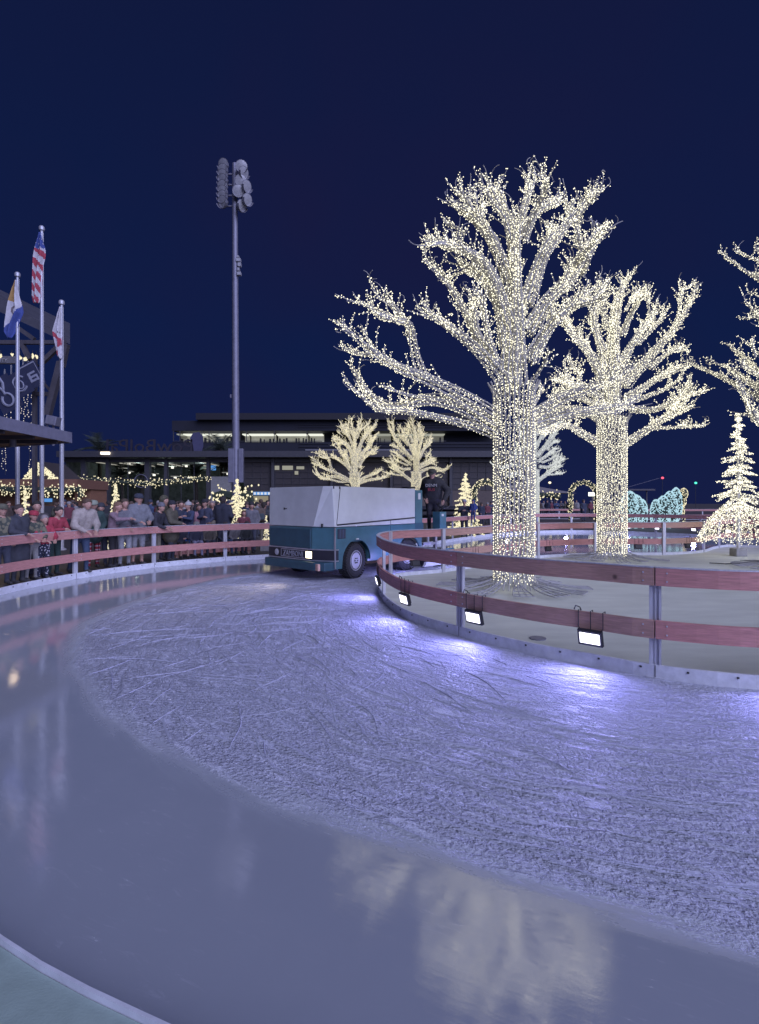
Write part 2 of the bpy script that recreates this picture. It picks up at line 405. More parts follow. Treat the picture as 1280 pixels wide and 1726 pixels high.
def fence(name, label, path, ice_side, posts, woods, rails=True, base=0.0, kt=.032):
    """ice_side: +1 when the left of the path direction is ice. posts: arc lengths"""
    root = thing(name, label, 'fence', (0, 0, 0))
    pts = [Vector((p[0], p[1], 0)) for p in path]; d = path_len(pts)
    def span(s0, s1):
        ss = [s0]+[x for x in d if s0+.02 < x < s1-.02]+[s1]; o = []; q = []
        for s in ss:
            p, t = at_len(pts, d, s); o.append(p); q.append(Vector((-t.y, t.x, 0))*ice_side)
        for i in range(1, len(q)-1): q[i] = (q[i-1]+q[i+1]).normalized()
        return o, q
    kb = MB(); o, q = span(0, d[-1]); sweep(kb, o, q, .012-kt, .012, base, .13)
    kick = kb.build('kickboard', KICK, root)
    sb = MB()
    for s in np.arange(.2, d[-1], .4):
        p, t = at_len(pts, d, s); nr = Vector((-t.y, t.x, 0))*ice_side
        sb.box(p+nr*.014+Vector((0, 0, .095)), (.016, .016, .016))
    for s in posts:
        p, t = at_len(pts, d, s); nr = Vector((-t.y, t.x, 0))*ice_side
        sb.box(p+nr*.0125+Vector((0, 0, .068)), (.006, .006, .12), R=Matrix.Rotation(math.atan2(t.y, t.x), 3, 'Z'))
    sb.build('screw', BLACK, kick, kind='stuff')
    if rails:
        for s in posts:
            p, t = at_len(pts, d, s); nr = Vector((-t.y, t.x, 0))*ice_side; Rz = Matrix.Rotation(math.atan2(t.y, t.x), 3, 'Z')
            pb = MB()
            for z0, z1 in ((.0, 1.07),):
                c = p-nr*.03+Vector((0, 0, (z0+z1)/2))
                pb.box(c, (.10, .03, z1-z0), None, Rz)
                for sx in (-.042, .042): pb.box(c+t*sx+nr*.0225, (.022, .02, z1-z0), None, Rz)
                pb.box(c+nr*.0195-t*.0, (.012, .012, z1-z0), None, Rz)
            pb.box(p-nr*.045+Vector((0, 0, base+.006)), (.16, .14, .012), None, Rz)
            pb.build('post', ALU, root)
        lim = [0]+list(posts)+[d[-1]]
        for i, (s0, s1) in enumerate(zip(lim, lim[1:])):
            if s1-s0 < .3: continue
            o, q = span(s0+.003, s1-.003); wm = woods[i % len(woods)]
            for nm, z0, z1 in (('top_plank', .90, 1.07), ('lower_plank', .39, .565)):
                pb = MB(); sweep(pb, o, q, .008, .048, z0, z1, wm)
                if nm == 'top_plank': sweep(pb, o, q, -.012, .052, 1.071, 1.083, ALU)
                # bolts
                for e_ in (.10, s1-s0-.10):
                    pp, t = at_len(pts, d, s0+e_); nr = Vector((-t.y, t.x, 0))*ice_side
                    for zz in (z0+.045, z1-.045): pb.box(pp+nr*.05+Vector((0, 0, zz)), (.014, .01, .014), ALU, Matrix.Rotation(math.atan2(t.y, t.x), 3, 'Z'))
                pb.build(nm, None, root)
    return root, pts, d
def near_s(pts, d, xy): i = min(range(len(pts)), key=lambda j: (pts[j].x-xy[0])**2+(pts[j].y-xy[1])**2); return d[i]
def post_list(pts, d, fixed, gap=2.35):
    fx = sorted(near_s(pts, d, f) for f in fixed); o = list(fx)
    s = fx[0]-gap
    while s > .2: o.insert(0, s); s -= gap
    s = fx[-1]+gap
    while s < d[-1]-.2: o.append(s); s += gap
    res = [o[0]]
    for a, c in zip(o, o[1:]):
        k = max(1, round((c-a)/gap)); res += [a+(c-a)*j/k for j in range(1, k+1)]
    return res
ip = [Vector((p.x, p.y, 0)) for p in isl]+[Vector((isl[0].x, isl[0].y, 0))]; idd = path_len(ip)
iposts = post_list(ip, idd, [gx(1105, 1143), gx(775, 1073), (.04, 9.35), (.26, 11.55), (1.5, 12.64), (8.94, 16.8), (10.75, 17.75)])
# island loop runs clockwise or counter: find the ice side
p, t = at_len(ip, idd, iposts[2]); nr = Vector((-t.y, t.x, 0)); side_i = -1 if poly_sd(np.array([p.x+nr.x*.3]), np.array([p.y+nr.y*.3]), [(a.x, a.y) for a in isl])[0] < 0 else 1
fence('island_fence', 'curved two-rail wooden fence with metal posts around the lit tree island', ip, side_i, iposts, [WOOD, WOOD, WOOD2, WOOD], base=0.0)
# outer fence: rails from off the left edge round the far side; near the photographer only the kickboard
i0 = min(range(n), key=lambda j: (out[j].x+6.5)**2+(out[j].y-7.2)**2)
i1 = min(range(n), key=lambda j: (out[j].x-18)**2+(out[j].y-17)**2)
op = [Vector((out[j].x, out[j].y, 0)) for j in range(i0, i1+1)]; od = path_len(op)
oposts = post_list(op, od, [gx(128, 976), gx(260, 957), gx(380, 946)], 2.2)
p, t = at_len(op, od, 5); nr = Vector((-t.y, t.x, 0)); side_o = 1 if poly_sd(np.array([p.x+nr.x*.3]), np.array([p.y+nr.y*.3]), [(a.x, a.y) for a in out])[0] < 0 else -1
fence('outer_fence', 'long two-rail wooden fence with metal posts that holds the crowd back', op, side_o, oposts, [WOOD, WOOD])
np_ = [Vector((out[(i1+j) % n].x, out[(i1+j) % n].y, 0)) for j in range((i0-i1) % n+1)]; nd = path_len(np_)
fence('rink_kerb', 'low white plastic rink edging beside the teal walkway in the corner', np_, side_o, [], [WOOD], rails=False, kt=.012)
# far straight fences beyond
for a, c, lb in ((P(886, 880, 52), P(978, 880, 52), 'straight wooden fence in front of the far crowd by the lit arch'), (P(1084, 880, 50), P(1260, 880, 50), 'thin wooden fence running behind the gold lit post')):
    q = [Vector((a.x+(c.x-a.x)*i/10, a.y, 0)) for i in range(11)]; qd = path_len(q)
    fence('far_fence', lb, q, -1, list(np.arange(1.0, qd[-1], 2.3)), [WOOD], base=.02)

# ------------------------------------------------------------------ flood lamps on the fences
LAMPS = []
def flood(pts, d, s, side, label, group, z=.31, lit=True, power=None, name='flood_lamp'):
    p, t = at_len(pts, d, s); nr = Vector((-t.y, t.x, 0))*side
    yaw = math.atan2(nr.y, nr.x)-math.pi/2           # local +Y = towards the ice
    r = thing(name, label, 'flood lamp', p+nr*.07+Vector((0, 0, z)), yaw, group)
    Rx = Matrix.Rotation(R(-14), 3, 'X')
    MB().box((0, 0, 0), (.25, .045, .17), BLACK, Rx).box(Rx @ Vector((0, -.03, 0)), (.2, .03, .12), BLACK, Rx).build('housing', None, r, bevel=.006)
    b = MB().box(Rx @ Vector((0, .026, .0)), (.205, .008, .115), None, Rx); b.build('lens', FLOODW if lit else BLACK, r, bevel=.004)
    b = MB()
    for sx in (-.125, .0, .125): b.tube([(sx*.9, .0, .085), (sx, .0, .10), (sx, -.0, .27), (sx, -.06, .275), (sx, -.07, .10)], .005, 5)
    if z > .28: b.tube([(.10, -.01, .27), (.11, .0, .30), (.15, .01, .315), (.17, .0, .27)], .006, 5)
    b.build('strap', BLACK, r)
    if power:
        la = bpy.data.lights.new('flood_light', 'AREA'); la.shape = 'RECTANGLE'; la.size = .2; la.size_y = .11; la.energy = power; la.color = (.33, .32, 1.0)
        lo = bpy.data.objects.new('flood_light', la); COL.objects.link(lo); lo.parent = r
        lo.location = Rx @ Vector((0, .036, 0)); lo.rotation_euler = (R(90-7), 0, 0)
    return r
FP = 17
names_ = []
fl_front = [(gx(1300, 1163), 'nearest lit flood lamp under the island fence, cut by the right picture edge'),
            (gx(994, 1121), 'large lit flood lamp hung under the lower rail between the two nearest posts'),
            (gx(812, 1082), 'lit tilted flood lamp just right of the second island fence post'),
            (gx(693, 1046), 'small lit flood lamp left of the second island fence post'),
            (gx(644, 1008), 'lit flood lamp seen edge-on at the tip of the island fence')]
for xy, lb in fl_front:
    flood(ip, idd, near_s(ip, idd, xy), side_i, lb, 'flood lamps on the island fence', power=FP)
for xy, lb, pw in (((5.1, 16.05), 'dark back of a flood lamp between the two lit trunks', FP), ((8.15, 16.8), 'dark back of a flood lamp right of the second trunk', FP),
                   ((.9, 12.2), 'flood lamp behind the island tip beside the machine', FP), ((2.4, 13.6), 'flood lamp on the back of the island fence by the driver', FP),
                   ((9.9, 17.2), 'dark back of a flood lamp left of the lit cone tree', FP)):
    flood(ip, idd, near_s(ip, idd, xy), side_i, lb, 'flood lamps on the island fence', power=pw)
far_xy = [(6.6, 28), (8.7, 29.7), (10.6, 30.2), (12.4, 29.9), (13.6, 29), (14.6, 28), (15.6, 26.4), (16.3, 25)]
for i, xy in enumerate(far_xy):
    flood(op, od, near_s(op, od, xy), side_o, 'tiny glowing flood lamp along the far curve of the outer fence', 'far flood lamps across the ice', z=.36, power=FP if i % 2 == 0 else None)

# ------------------------------------------------------------------ light trees
def resample(pts, step):
    pts = [Vector(p) for p in pts]; d = path_len(pts); k = max(2, int(d[-1]/step)+1)
    return [at_len(pts, d, d[-1]*i/(k-1))[0] for i in range(k)]
def tree_model(spec, trunk_r, trunk_top, crown_top, to_local, seed, tubes_trunk=26, dist=10.0, tx=2.52):
    """returns dict part name -> (MB) and bulb points"""
    rd = random.Random(seed); parts = []; bulbs = []
    tr = MB()
    for k in range(tubes_trunk):
        a = 2*math.pi*k/tubes_trunk; c, s_ = math.cos(a), math.sin(a)
        fl = .10+.05*rd.random()
        pts = [(c*(trunk_r+.10), s_*(trunk_r+.10), .06), (c*(trunk_r+.02), s_*(trunk_r+.02), .22), (c*trunk_r, s_*trunk_r, .5), (c*trunk_r, s_*trunk_r, trunk_top-.5), (c*(trunk_r+fl*.3), s_*(trunk_r+fl*.3), trunk_top-.12), (c*(trunk_r+fl), s_*(trunk_r+fl), trunk_top)]
        q = resample(pts, .2); tr.tube(q, .013, 5)
        z = .15+rd.random()*.05
        while z < trunk_top-.05:
            if rd.random() < .93:
                jx = rd.uniform(-.03, .03); bulbs.append((c*(trunk_r+.02)-s_*jx, s_*(trunk_r+.02)+c*jx, z))
            if rd.random() < .5: bulbs.append((c*(trunk_r-.06)+rd.uniform(-.03, .03), s_*(trunk_r-.06)+rd.uniform(-.03, .03), z+.03))
            z += rd.uniform(.036, .07)
    for z in np.arange(.3, trunk_top, .55):
        tr.tube([(math.cos(2*math.pi*k/20)*(trunk_r-.015), math.sin(2*math.pi*k/20)*(trunk_r-.015), z) for k in range(21)], .010, 5)
    parts.append(('trunk', tr))
    # roots
    rb = MB()
    for k in range(11):
        a = 2*math.pi*k/11+rd.uniform(-.1, .1); ln = rd.uniform(.55, 1.05); sp = rd.uniform(.10, .16)
        mids = []
        for sg in (-1, -.33, .33, 1):
            q = []
            for t in (0, .25, .5, .75, 1):
                r_ = trunk_r+.08+ln*t; aa = a+sg*sp*(.4+1.6*t*(1-t*.55))/(.6+t*.5)
                q.append((math.cos(aa)*r_, math.sin(aa)*r_, .07+.16*(1-t)**2*(1 if abs(sg) < .5 else .6)))
            mids.append(q); rb.tube(resample(q, .12), .010, 5)
        for t in (1, 2, 3, 4): rb.tube([m_[t] for m_ in mids], .008, 4)
    parts.append(('root_frame', rb))
    # limbs
    for (lpts, r0, r1, nt, dep) in spec:
        P3 = []
        L3 = len(lpts)
        for i, (cx_, cy_) in enumerate(lpts):
            x, z = to_local(cx_, cy_); yd = dep*(i/(L3-1))**1.3; kd = 1+yd/dist; P3.append(Vector(((x+tx)*kd-tx, yd, 1.65+(z-1.65)*kd)))
        cur = smooth_path([tuple(p) for p in P3], .1); d = path_len(cur); T = d[-1]
        lb = MB()
        for k in range(nt):
            a0 = 2*math.pi*k/nt+rd.uniform(-.25, .25); ln = rd.uniform(.18, .50)*(1 if nt > 3 else .6); end = (T*rd.uniform(.72, 1.0) if k else T)-ln*.8
            if nt <= 3: end = T*rd.uniform(.9, 1)-ln*.8
            end = max(end, T*.5)
            q = []; m_ = max(4, int(end/.14))
            for i in range(m_+1):
                s = end*i/m_; p, t = at_len(cur, d, s); u = s/T
                side = Vector((0, 1, 0)); nx_ = t.cross(side)
                if nx_.length < .1: nx_ = Vector((1, 0, 0))
                nx_.normalize(); ny_ = nx_.cross(t).normalized()
                r = (r0+(r1*.65-r0)*u**.75)*(.75+.25*math.sin(k*2.3))
                q.append(p+nx_*math.cos(a0)*r+ny_*math.sin(a0)*r)
            # curl outward at the tip
            t = (q[-1]-q[-3]).normalized(); ox = Vector((rd.uniform(-1, 1), rd.uniform(-1, 1), rd.uniform(-.2, 1))).normalized()
            for i in range(1, 6):
                f = i/5; t2 = (t*(1-f*.55)+ox*f*.8).normalized(); q.append(q[-1]+t2*ln/5)
            lb.tube(q, [.0125]*(len(q)-5)+[.011, .010, .009, .008, .007], 5)
            dd = path_len(q); s = rd.uniform(0, .08)
            while s < dd[-1]:
                pp, tt = at_len(q, dd, s)
                j = Vector((rd.uniform(-1, 1), rd.uniform(-1, 1), rd.uniform(-1, 1))).normalized()*rd.uniform(.016, .035)
                bulbs.append(tuple(pp+j))
                if s > dd[-1]*.6 and rd.random() < .55:
                    j = Vector((rd.uniform(-1, 1), rd.uniform(-1, 1), rd.uniform(-1, 1))).normalized()*rd.uniform(.02, .05); bulbs.append(tuple(pp+j))
                s += rd.uniform(.034, .075)
            if nt > 3 and rd.random() < .45:                     # bare curl past the last bulb
                t = (q[-1]-q[-2]).normalized(); ox = Vector((rd.uniform(-1, 1), rd.uniform(-.6, .6), rd.uniform(-.4, 1))).normalized(); w = [q[-1]]
                for i in range(1, 7): w.append(w[-1]+(t*(1-i*.15)+ox*i*.2).normalized()*rd.uniform(.018, .036))
                lb.tube(w, .0075, 4)
            # side twigs
            for _tw in range(2 if rd.random() < .35 else 1):
                s = rd.uniform(.5, .97)*end; p, t = at_len(q, dd, s)
                ox = Vector((rd.uniform(-1, 1), rd.uniform(-.8, .8), rd.uniform(-.2, 1))).normalized(); w = [p]; ln = rd.uniform(.15, .48)
                for i in range(1, 6):
                    f = i/5; w.append(w[-1]+((t*.5+ox*(.5+.5*f)).normalized()+Vector((0, 0, .3*f))).normalized()*ln/5)
                lb.tube(w, [.010, .010, .009, .008, .007, .006], 4)
                for i in range(1, 6):
                    for _ in range(2):
                        j = Vector((rd.uniform(-1, 1), rd.uniform(-1, 1), rd.uniform(-1, 1))).normalized()*.025; bulbs.append(tuple(w[i]+j))
        for u in np.arange(.12, .75, .14):
            p, t = at_len(cur, d, T*u); r = (r0+(r1-r0)*u**.8)*.8
            side = Vector((0, 1, 0)); nx_ = t.cross(side)
            if nx_.length < .1: nx_ = Vector((1, 0, 0))
            nx_.normalize(); ny_ = nx_.cross(t).normalized()
            lb.tube([p+(nx_*math.cos(2*math.pi*k/8)+ny_*math.sin(2*math.pi*k/8))*r for k in range(9)], .008, 4)
        parts.append(('limb', lb))
    return parts, bulbs
def fuller(spec, i0, seed):
    rd = random.Random(seed); o = list(spec)
    for (pl, r0, r1, nt, dep) in spec[i0:]:
        if nt < 4: continue
        L4 = len(pl); dx, dy = rd.uniform(-34, 34), rd.uniform(-12, 40)
        q = [(x+dx*(i/(L4-1)), y+dy*(i/(L4-1))) for i, (x, y) in enumerate(pl)]
        o.append((q, r0*.7, r1*.8, max(4, nt-2), dep+rd.choice((-1, 1))*rd.uniform(.5, 1.1)))
    return o
def make_tree(label, model, loc, rz, group, bulb_r, bulb_mat, name='light_tree'):
    parts, bulbs = model
    root = thing(name, label, 'light tree', loc, rz, group)
    for nm, b in parts: b.build(nm, ROOT if nm == 'root_frame' else TUBE, root, smooth=True)
    bb = MB().octs(bulbs, bulb_r); bb.build('bulbs', bulb_mat, root, kind='stuff')
    return root

S1 = .40625
def loc1(cx_, cy_): u = 540+S1*cx_; v = 260+S1*cy_; return (u-867)/90., 1.65+(VH-v)/90.
c2m = S1/90.
T1 = [  # crop-px polyline, start radius, end radius (m), tubes, depth of tip (m)
 ([(790, 960), (795, 800), (800, 600), (805, 400), (812, 190)], .24, .11, 13, .1),
 ([(830, 960), (825, 800), (818, 600), (815, 400), (818, 200)], .20, .10, 9, -.2),
 ([(740, 1100), (600, 1010), (450, 935), (330, 885), (230, 830), (130, 745), (50, 725)], .21, .05, 10, -.5),
 ([(430, 930), (395, 830), (370, 700), (320, 690), (250, 665), (180, 655)], .13, .035, 7, -.6),
 ([(385, 760), (350, 690), (300, 630), (240, 590), (180, 555)], .08, .02, 5, -.5),
 ([(350, 700), (270, 660), (180, 620), (120, 600), (90, 560)], .06, .02, 4, -.3),
 ([(330, 880), (250, 830), (200, 770), (170, 690)], .06, .02, 3, -.2),
 ([(250, 830), (170, 830), (75, 790)], .06, .02, 4, .2),
 ([(150, 760), (110, 720), (85, 680)], .03, .015, 2, 0),
 ([(740, 1135), (560, 1035), (430, 1020), (310, 1050), (220, 1010), (160, 930), (100, 835)], .20, .05, 10, .3),
 ([(730, 1165), (620, 1125), (480, 1090), (350, 1065), (240, 1060), (150, 980), (90, 920)], .10, .04, 6, .1),
 ([(470, 1010), (380, 1000), (310, 980), (260, 955)], .05, .015, 3, -.2),
 ([(765, 940), (700, 860), (620, 780), (540, 720), (450, 665), (375, 665)], .17, .03, 9, -.7),
 ([(560, 720), (520, 690), (450, 650), (420, 600)], .05, .02, 3, -.4),
 ([(700, 830), (650, 740), (640, 660), (645, 590), (630, 530)], .12, .03, 6, -.8),
 ([(730, 860), (700, 760), (680, 660), (680, 600), (690, 545)], .09, .03, 5, -.6),
 ([(740, 880), (660, 770), (600, 650), (540, 545), (480, 470), (400, 430)], .14, .03, 7, .7),
 ([(775, 800), (745, 640), (690, 530), (610, 465), (550, 480), (520, 500)], .16, .04, 9, .2),
 ([(785, 700), (740, 560), (680, 450), (590, 395), (490, 365), (405, 385)], .16, .04, 9, -.4),
 ([(640, 430), (560, 390), (470, 350), (445, 310)], .06, .02, 4, .2),
 ([(790, 520), (735, 400), (670, 300), (590, 235), (510, 185)], .15, .04, 8, .4),
 ([(690, 330), (640, 250), (600, 170), (550, 125)], .08, .025, 4, -.2),
 ([(600, 330), (560, 300), (500, 280)], .05, .02, 3, .2),
 ([(740, 360), (690, 310), (655, 240), (645, 150)], .07, .02, 4, .6),
 ([(800, 400), (775, 270), (720, 180), (695, 80)], .11, .03, 6, -.4),
 ([(800, 300), (770, 210), (740, 140), (745, 100)], .06, .02, 4, .5),
 ([(825, 330), (850, 200), (868, 120), (875, 45)], .12, .025, 6, .2),
 ([(840, 360), (890, 240), (930, 160), (935, 100), (900, 90)], .12, .03, 6, -.3),
 ([(845, 300), (920, 220), (980, 180), (985, 140)], .09, .03, 5, .5),
 ([(860, 620), (900, 490), (955, 370), (1040, 270), (1100, 200), (1125, 135)], .20, .05, 10, -.2),
 ([(1020, 300), (1090, 220), (1130, 160), (1175, 160)], .08, .02, 5, .3),
 ([(930, 420), (1000, 330), (1030, 240), (1025, 160)], .09, .02, 5, .6),
 ([(865, 740), (940, 610), (1030, 510), (1080, 420), (1150, 320), (1205, 290)], .19, .04, 10, .4),
 ([(1060, 460), (1110, 390), (1160, 340), (1150, 285)], .08, .02, 5, -.3),
 ([(1090, 500), (1110, 430), (1060, 340), (1110, 250)], .07, .03, 4, .1),
 ([(870, 860), (950, 720), (1030, 640), (1100, 570), (1160, 530)], .18, .04, 10, -.5),
 ([(1030, 640), (1090, 620), (1140, 600), (1190, 520)], .09, .03, 5, .3),
 ([(960, 700), (960, 600), (1010, 560), (1060, 450)], .10, .03, 6, .9),
 ([(880, 560), (900, 440), (950, 330), (930, 280)], .09, .03, 5, 1.0),
 ([(870, 960), (910, 900), (940, 850), (945, 800)], .05, .02, 3, -.6),
 ([(885, 1050), (910, 1000), (915, 950)], .04, .02, 3, .3),
 ([(885, 1090), (990, 1020), (1100, 975), (1220, 920), (1330, 830)], .18, .05, 9, -.7),
 ([(885, 1120), (1010, 1080), (1130, 1060), (1250, 1040), (1350, 990)], .16, .05, 8, .5),
 ([(805, 960), (820, 850), (830, 720), (850, 600)], .16, .05, 7, 1.8),
 ([(800, 1000), (790, 900), (770, 780), (740, 700)], .16, .05, 7, 2.2),
]
m1 = tree_model(fuller(T1, 13, 3), .36, 3.9, 7.5, loc1, 11, 28)
S2 = .3125; M2 = 15.2/900
def loc2(cx_, cy_): u = 880+S2*cx_; v = 430+S2*cy_; return (u-1032)*M2, 1.65+(VH-v)*M2
T2 = [
 ([(470, 900), (470, 700), (480, 500), (500, 300), (520, 180)], .26, .10, 13, .1),
 ([(500, 900), (510, 700), (510, 500), (515, 350), (530, 200)], .22, .10, 9, -.2),
 ([(510, 330), (535, 200), (570, 140), (605, 95)], .14, .04, 7, 0),
 ([(560, 1015), (650, 960), (750, 895), (850, 825), (930, 690)], .17, .03, 9, -.4),
 ([(700, 935), (800, 930), (880, 925), (990, 925)], .07, .02, 5, .2),
 ([(720, 920), (820, 870), (900, 825), (920, 820)], .06, .02, 4, .4),
 ([(580, 830), (720, 830), (840, 775), (900, 700), (945, 668)], .14, .03, 8, -.6),
 ([(800, 800), (900, 760), (1020, 735)], .06, .02, 4, .2),
 ([(560, 770), (690, 690), (790, 625), (920, 585)], .14, .03, 7, .3),
 ([(620, 780), (760, 730), (830, 690), (880, 630)], .09, .02, 5, -.5),
 ([(550, 700), (650, 590), (750, 480), (840, 370), (900, 270), (950, 150)], .20, .03, 10, -.2),
 ([(820, 400), (850, 300), (855, 140)], .07, .02, 4, .3),
 ([(880, 300), (920, 250), (940, 210)], .05, .02, 3, -.2),
 ([(850, 270), (870, 190), (935, 155)], .05, .02, 3, .3),
 ([(690, 610), (770, 540), (840, 510), (935, 525)], .10, .02, 6, .4),
 ([(540, 580), (620, 440), (690, 330), (745, 245)], .16, .03, 8, .3),
 ([(700, 330), (680, 250), (695, 190)], .05, .02, 3, -.2),
 ([(540, 430), (600, 300), (660, 215), (715, 190)], .13, .03, 7, -.4),
 ([(560, 300), (600, 230), (635, 190)], .06, .02, 4, .4),
 ([(620, 480), (700, 400), (760, 330), (750, 260)], .09, .03, 5, .8),
 ([(440, 660), (350, 510), (280, 430), (240, 330), (250, 250)], .18, .04, 9, -.3),
 ([(400, 560), (330, 460), (310, 400)], .08, .03, 5, .5),
 ([(440, 520), (400, 400), (400, 300), (440, 190), (420, 140)], .14, .03, 7, .3),
 ([(460, 400), (440, 280), (450, 200), (465, 130)], .10, .03, 6, -.4),
 ([(440, 600), (420, 500), (380, 380), (340, 350)], .10, .03, 6, .9),
 ([(420, 770), (320, 710), (250, 670), (235, 560)], .12, .03, 7, -.5),
 ([(300, 720), (230, 690), (190, 640)], .06, .02, 4, .2),
 ([(330, 710), (300, 640), (260, 590), (240, 560)], .06, .02, 4, .4),
 ([(415, 870), (300, 830), (180, 830), (60, 870), (-40, 820)], .18, .05, 9, .5),
 ([(415, 1015), (320, 960), (240, 915), (120, 950), (30, 930)], .16, .04, 8, -.2),
 ([(450, 820), (340, 780), (240, 740), (150, 780)], .14, .04, 7, .8),
 ([(480, 880), (500, 780), (520, 640), (560, 560)], .16, .05, 7, 1.8),
 ([(480, 880), (460, 780), (450, 650), (420, 560)], .16, .05, 7, 2.2),
]
m2 = tree_model(fuller(T2, 2, 4), .38, 4.12, 8.0, loc2, 12, 28, 15.2, 6.62)
GRP = 'tree sculptures wound with warm white lights'
t1 = make_tree('tallest tree sculpture of white tubes and warm lights, nearest the rails', m1, (2.52, 10.0, .05), 0, GRP, .0086, BULB)
t2 = make_tree('second tall light tree, right of the tallest and left of the lit cone tree', m2, (6.62, 15.2, .05), 0, GRP, .0110, BULB)
sw1 = {'bulbs': None}; far1 = MB().octs(m1[1], .018); far2 = MB().octs(m2[1], .018)
fb1 = far1.build('bulbs_far', BULBF); fb2 = far2.build('bulbs_far', BULBF); fb3 = MB().octs(m2[1], .02).build('bulbs_cool', BULBC)
D1, D2, D3 = fb1.data, fb2.data, fb3.data
for x in (fb1, fb2, fb3): bpy.data.objects.remove(x)
copy_thing(t1, 'light tree with bare lit limbs reaching in from the right picture edge', (10.35, 13.2, .05), R(38), GRP)
copy_thing(t1, 'small distant light tree behind the white tank of the ice machine', ((598-640)*41/900, 41, .1), R(8), GRP, swap={'bulbs': D1})
copy_thing(t2, 'small distant light tree between the driver and the other distant light tree', ((702-640)*43/900, 43, .1), R(200), GRP, swap={'bulbs': D2})
copy_thing(t2, 'cool white light tree half hidden behind the trunk of the tallest one', ((899-640)*31/900, 31, .1), R(20), GRP, scale=.86, swap={'bulbs': D3})

# ------------------------------------------------------------------ lit cone trees
NEEDLE = mat('dark_needles', (.035, .05, .035), .8, 0, .3, 20)
POLEW = mat('white_pole', (.6, .6, .62), .45, .1)
def cone_tree(label, loc, h, r, nb, bulb_r, bm_, tiers=9, skirt=False, seed=1, group='small Christmas trees covered in warm lights'):
    rd = random.Random(seed); root = thing('lit_cone_tree', label, 'lit tree', loc, 0, group)
    MB().tube([(0, 0, 0), (0, 0, h*.97)], [max(.03, h*.012), .015], 8).build('trunk', POLEW, root)
    MB().box((0, 0, .12), (.34, .34, .24)).build('base', mat('concrete_block', (.3, .3, .3), .8), root, bevel=.02)
    br = MB(); pts = []
    z0 = .10*h
    for ti in range(tiers):
        f = ti/(tiers-1); zb_ = z0+(h*.95-z0)*f; dzt = (h*.95-z0)/tiers; rad = r*(1-f)**.85+.05*h*.3
        if skirt and f < .32: continue
        n_ = max(5, int(11*(1-f*.5)))
        for k in range(n_):
            z = zb_+rd.uniform(-.5, .5)*dzt*1.1
            a = 2*math.pi*k/n_+ti*.7+rd.uniform(-.15, .15); ln = rad*rd.uniform(.66, 1.1)
            tip = Vector((math.cos(a)*ln, math.sin(a)*ln, z-ln*rd.uniform(.08, .42))); mid = Vector((math.cos(a)*ln*.5, math.sin(a)*ln*.5, z-ln*.07))
            cur = [Vector((0, 0, z+.02)), mid, tip]
            br.tube(cur, [.018, .014, .006], 4)
            cnt = max(3, int(nb/(tiers*n_)*(.4+1.2*(1-f))*1.2))
            for _ in range(cnt):
                t = rd.random()**.6; p = cur[0].lerp(cur[1], t*2) if t < .5 else cur[1].lerp(cur[2], t*2-1)
                w = .05*h*.35*(1-t*.4); q = p+Vector((rd.uniform(-1, 1)*w, rd.uniform(-1, 1)*w, rd.uniform(-.6, .5)*w)); pts.append(tuple(q))
                if rd.random() < .6:
                    e_ = Vector((rd.uniform(-1, 1), rd.uniform(-1, 1), rd.uniform(-.7, .1)))*w*1.5; br.tube([p, p+e_], [.007, .004], 3)
    if skirt:
        for k in range(30):
            a = 2*math.pi*k/30; c, s_ = math.cos(a), math.sin(a)
            q = [Vector((c*r*x, s_*r*x, h*zz)) for x, zz in ((.08, .36), (.45, .325), (.78, .25), (1.0, .155), (1.08, .10))]
            br.tube(q, .010, 4); dd = path_len(q)
            for _ in range(int(nb/30*.55)):
                p, t = at_len(q, dd, dd[-1]*rd.random()**.75); pts.append((p.x+rd.uniform(-.07, .07), p.y+rd.uniform(-.07, .07), p.z+rd.uniform(-.06, .05)))
    br.build('branches', TUBE if skirt else NEEDLE, root)
    for _ in range(int(nb*.12)):
        f = rd.random(); a = rd.random()*6.28; q = (r*.35*(1-f)+.03*h*.2); pts.append((math.cos(a)*q*rd.random(), math.sin(a)*q*rd.random(), z0+(h*1.0-z0)*f*.98+.01))
    MB().octs(pts, bulb_r).build('bulbs', bm_, root, kind='stuff')
    return root
cone_tree('big lit cone tree with a wide glowing skirt on the island', (11.06, 16.45, .05), 4.45, 1.0, 4200, .0115, BULB, 15, True, 3)
def cone_px(label, u, vtop, Y, wpx, nb, seed, tiers=9, zb=.1, br=.03):
    tiers = int(tiers*1.7); nb = int(nb*1.9); br *= .85
    h = 1.7+(VH-vtop)*Y/F-zb; return cone_tree(label, ((u-640)*Y/F, Y, zb), h, wpx*Y/F/2, nb, br, BULBF, tiers, False, seed)
cone_px('bright lit Christmas tree behind the bench beside the light pole', 400, 806, 19, 46, 1500, 21, 11, br=.022)
cone_px('slim lit Christmas tree behind the man in the navy cap', 195, 814, 17.5, 36, 700, 22, 9, br=.022)
cone_px('lit Christmas tree behind the driver and the blue hooded child', 785, 796, 25.5, 62, 1500, 23, 10, br=.028)
cone_px('round lit bush tree under the wooden kiosk sign at the left', 42, 822, 16, 40, 500, 24, 5, br=.024)
cone_px('narrow strip of lit tree just left of the ice machine', 449, 868, 17.6, 14, 260, 25, 6, br=.018)
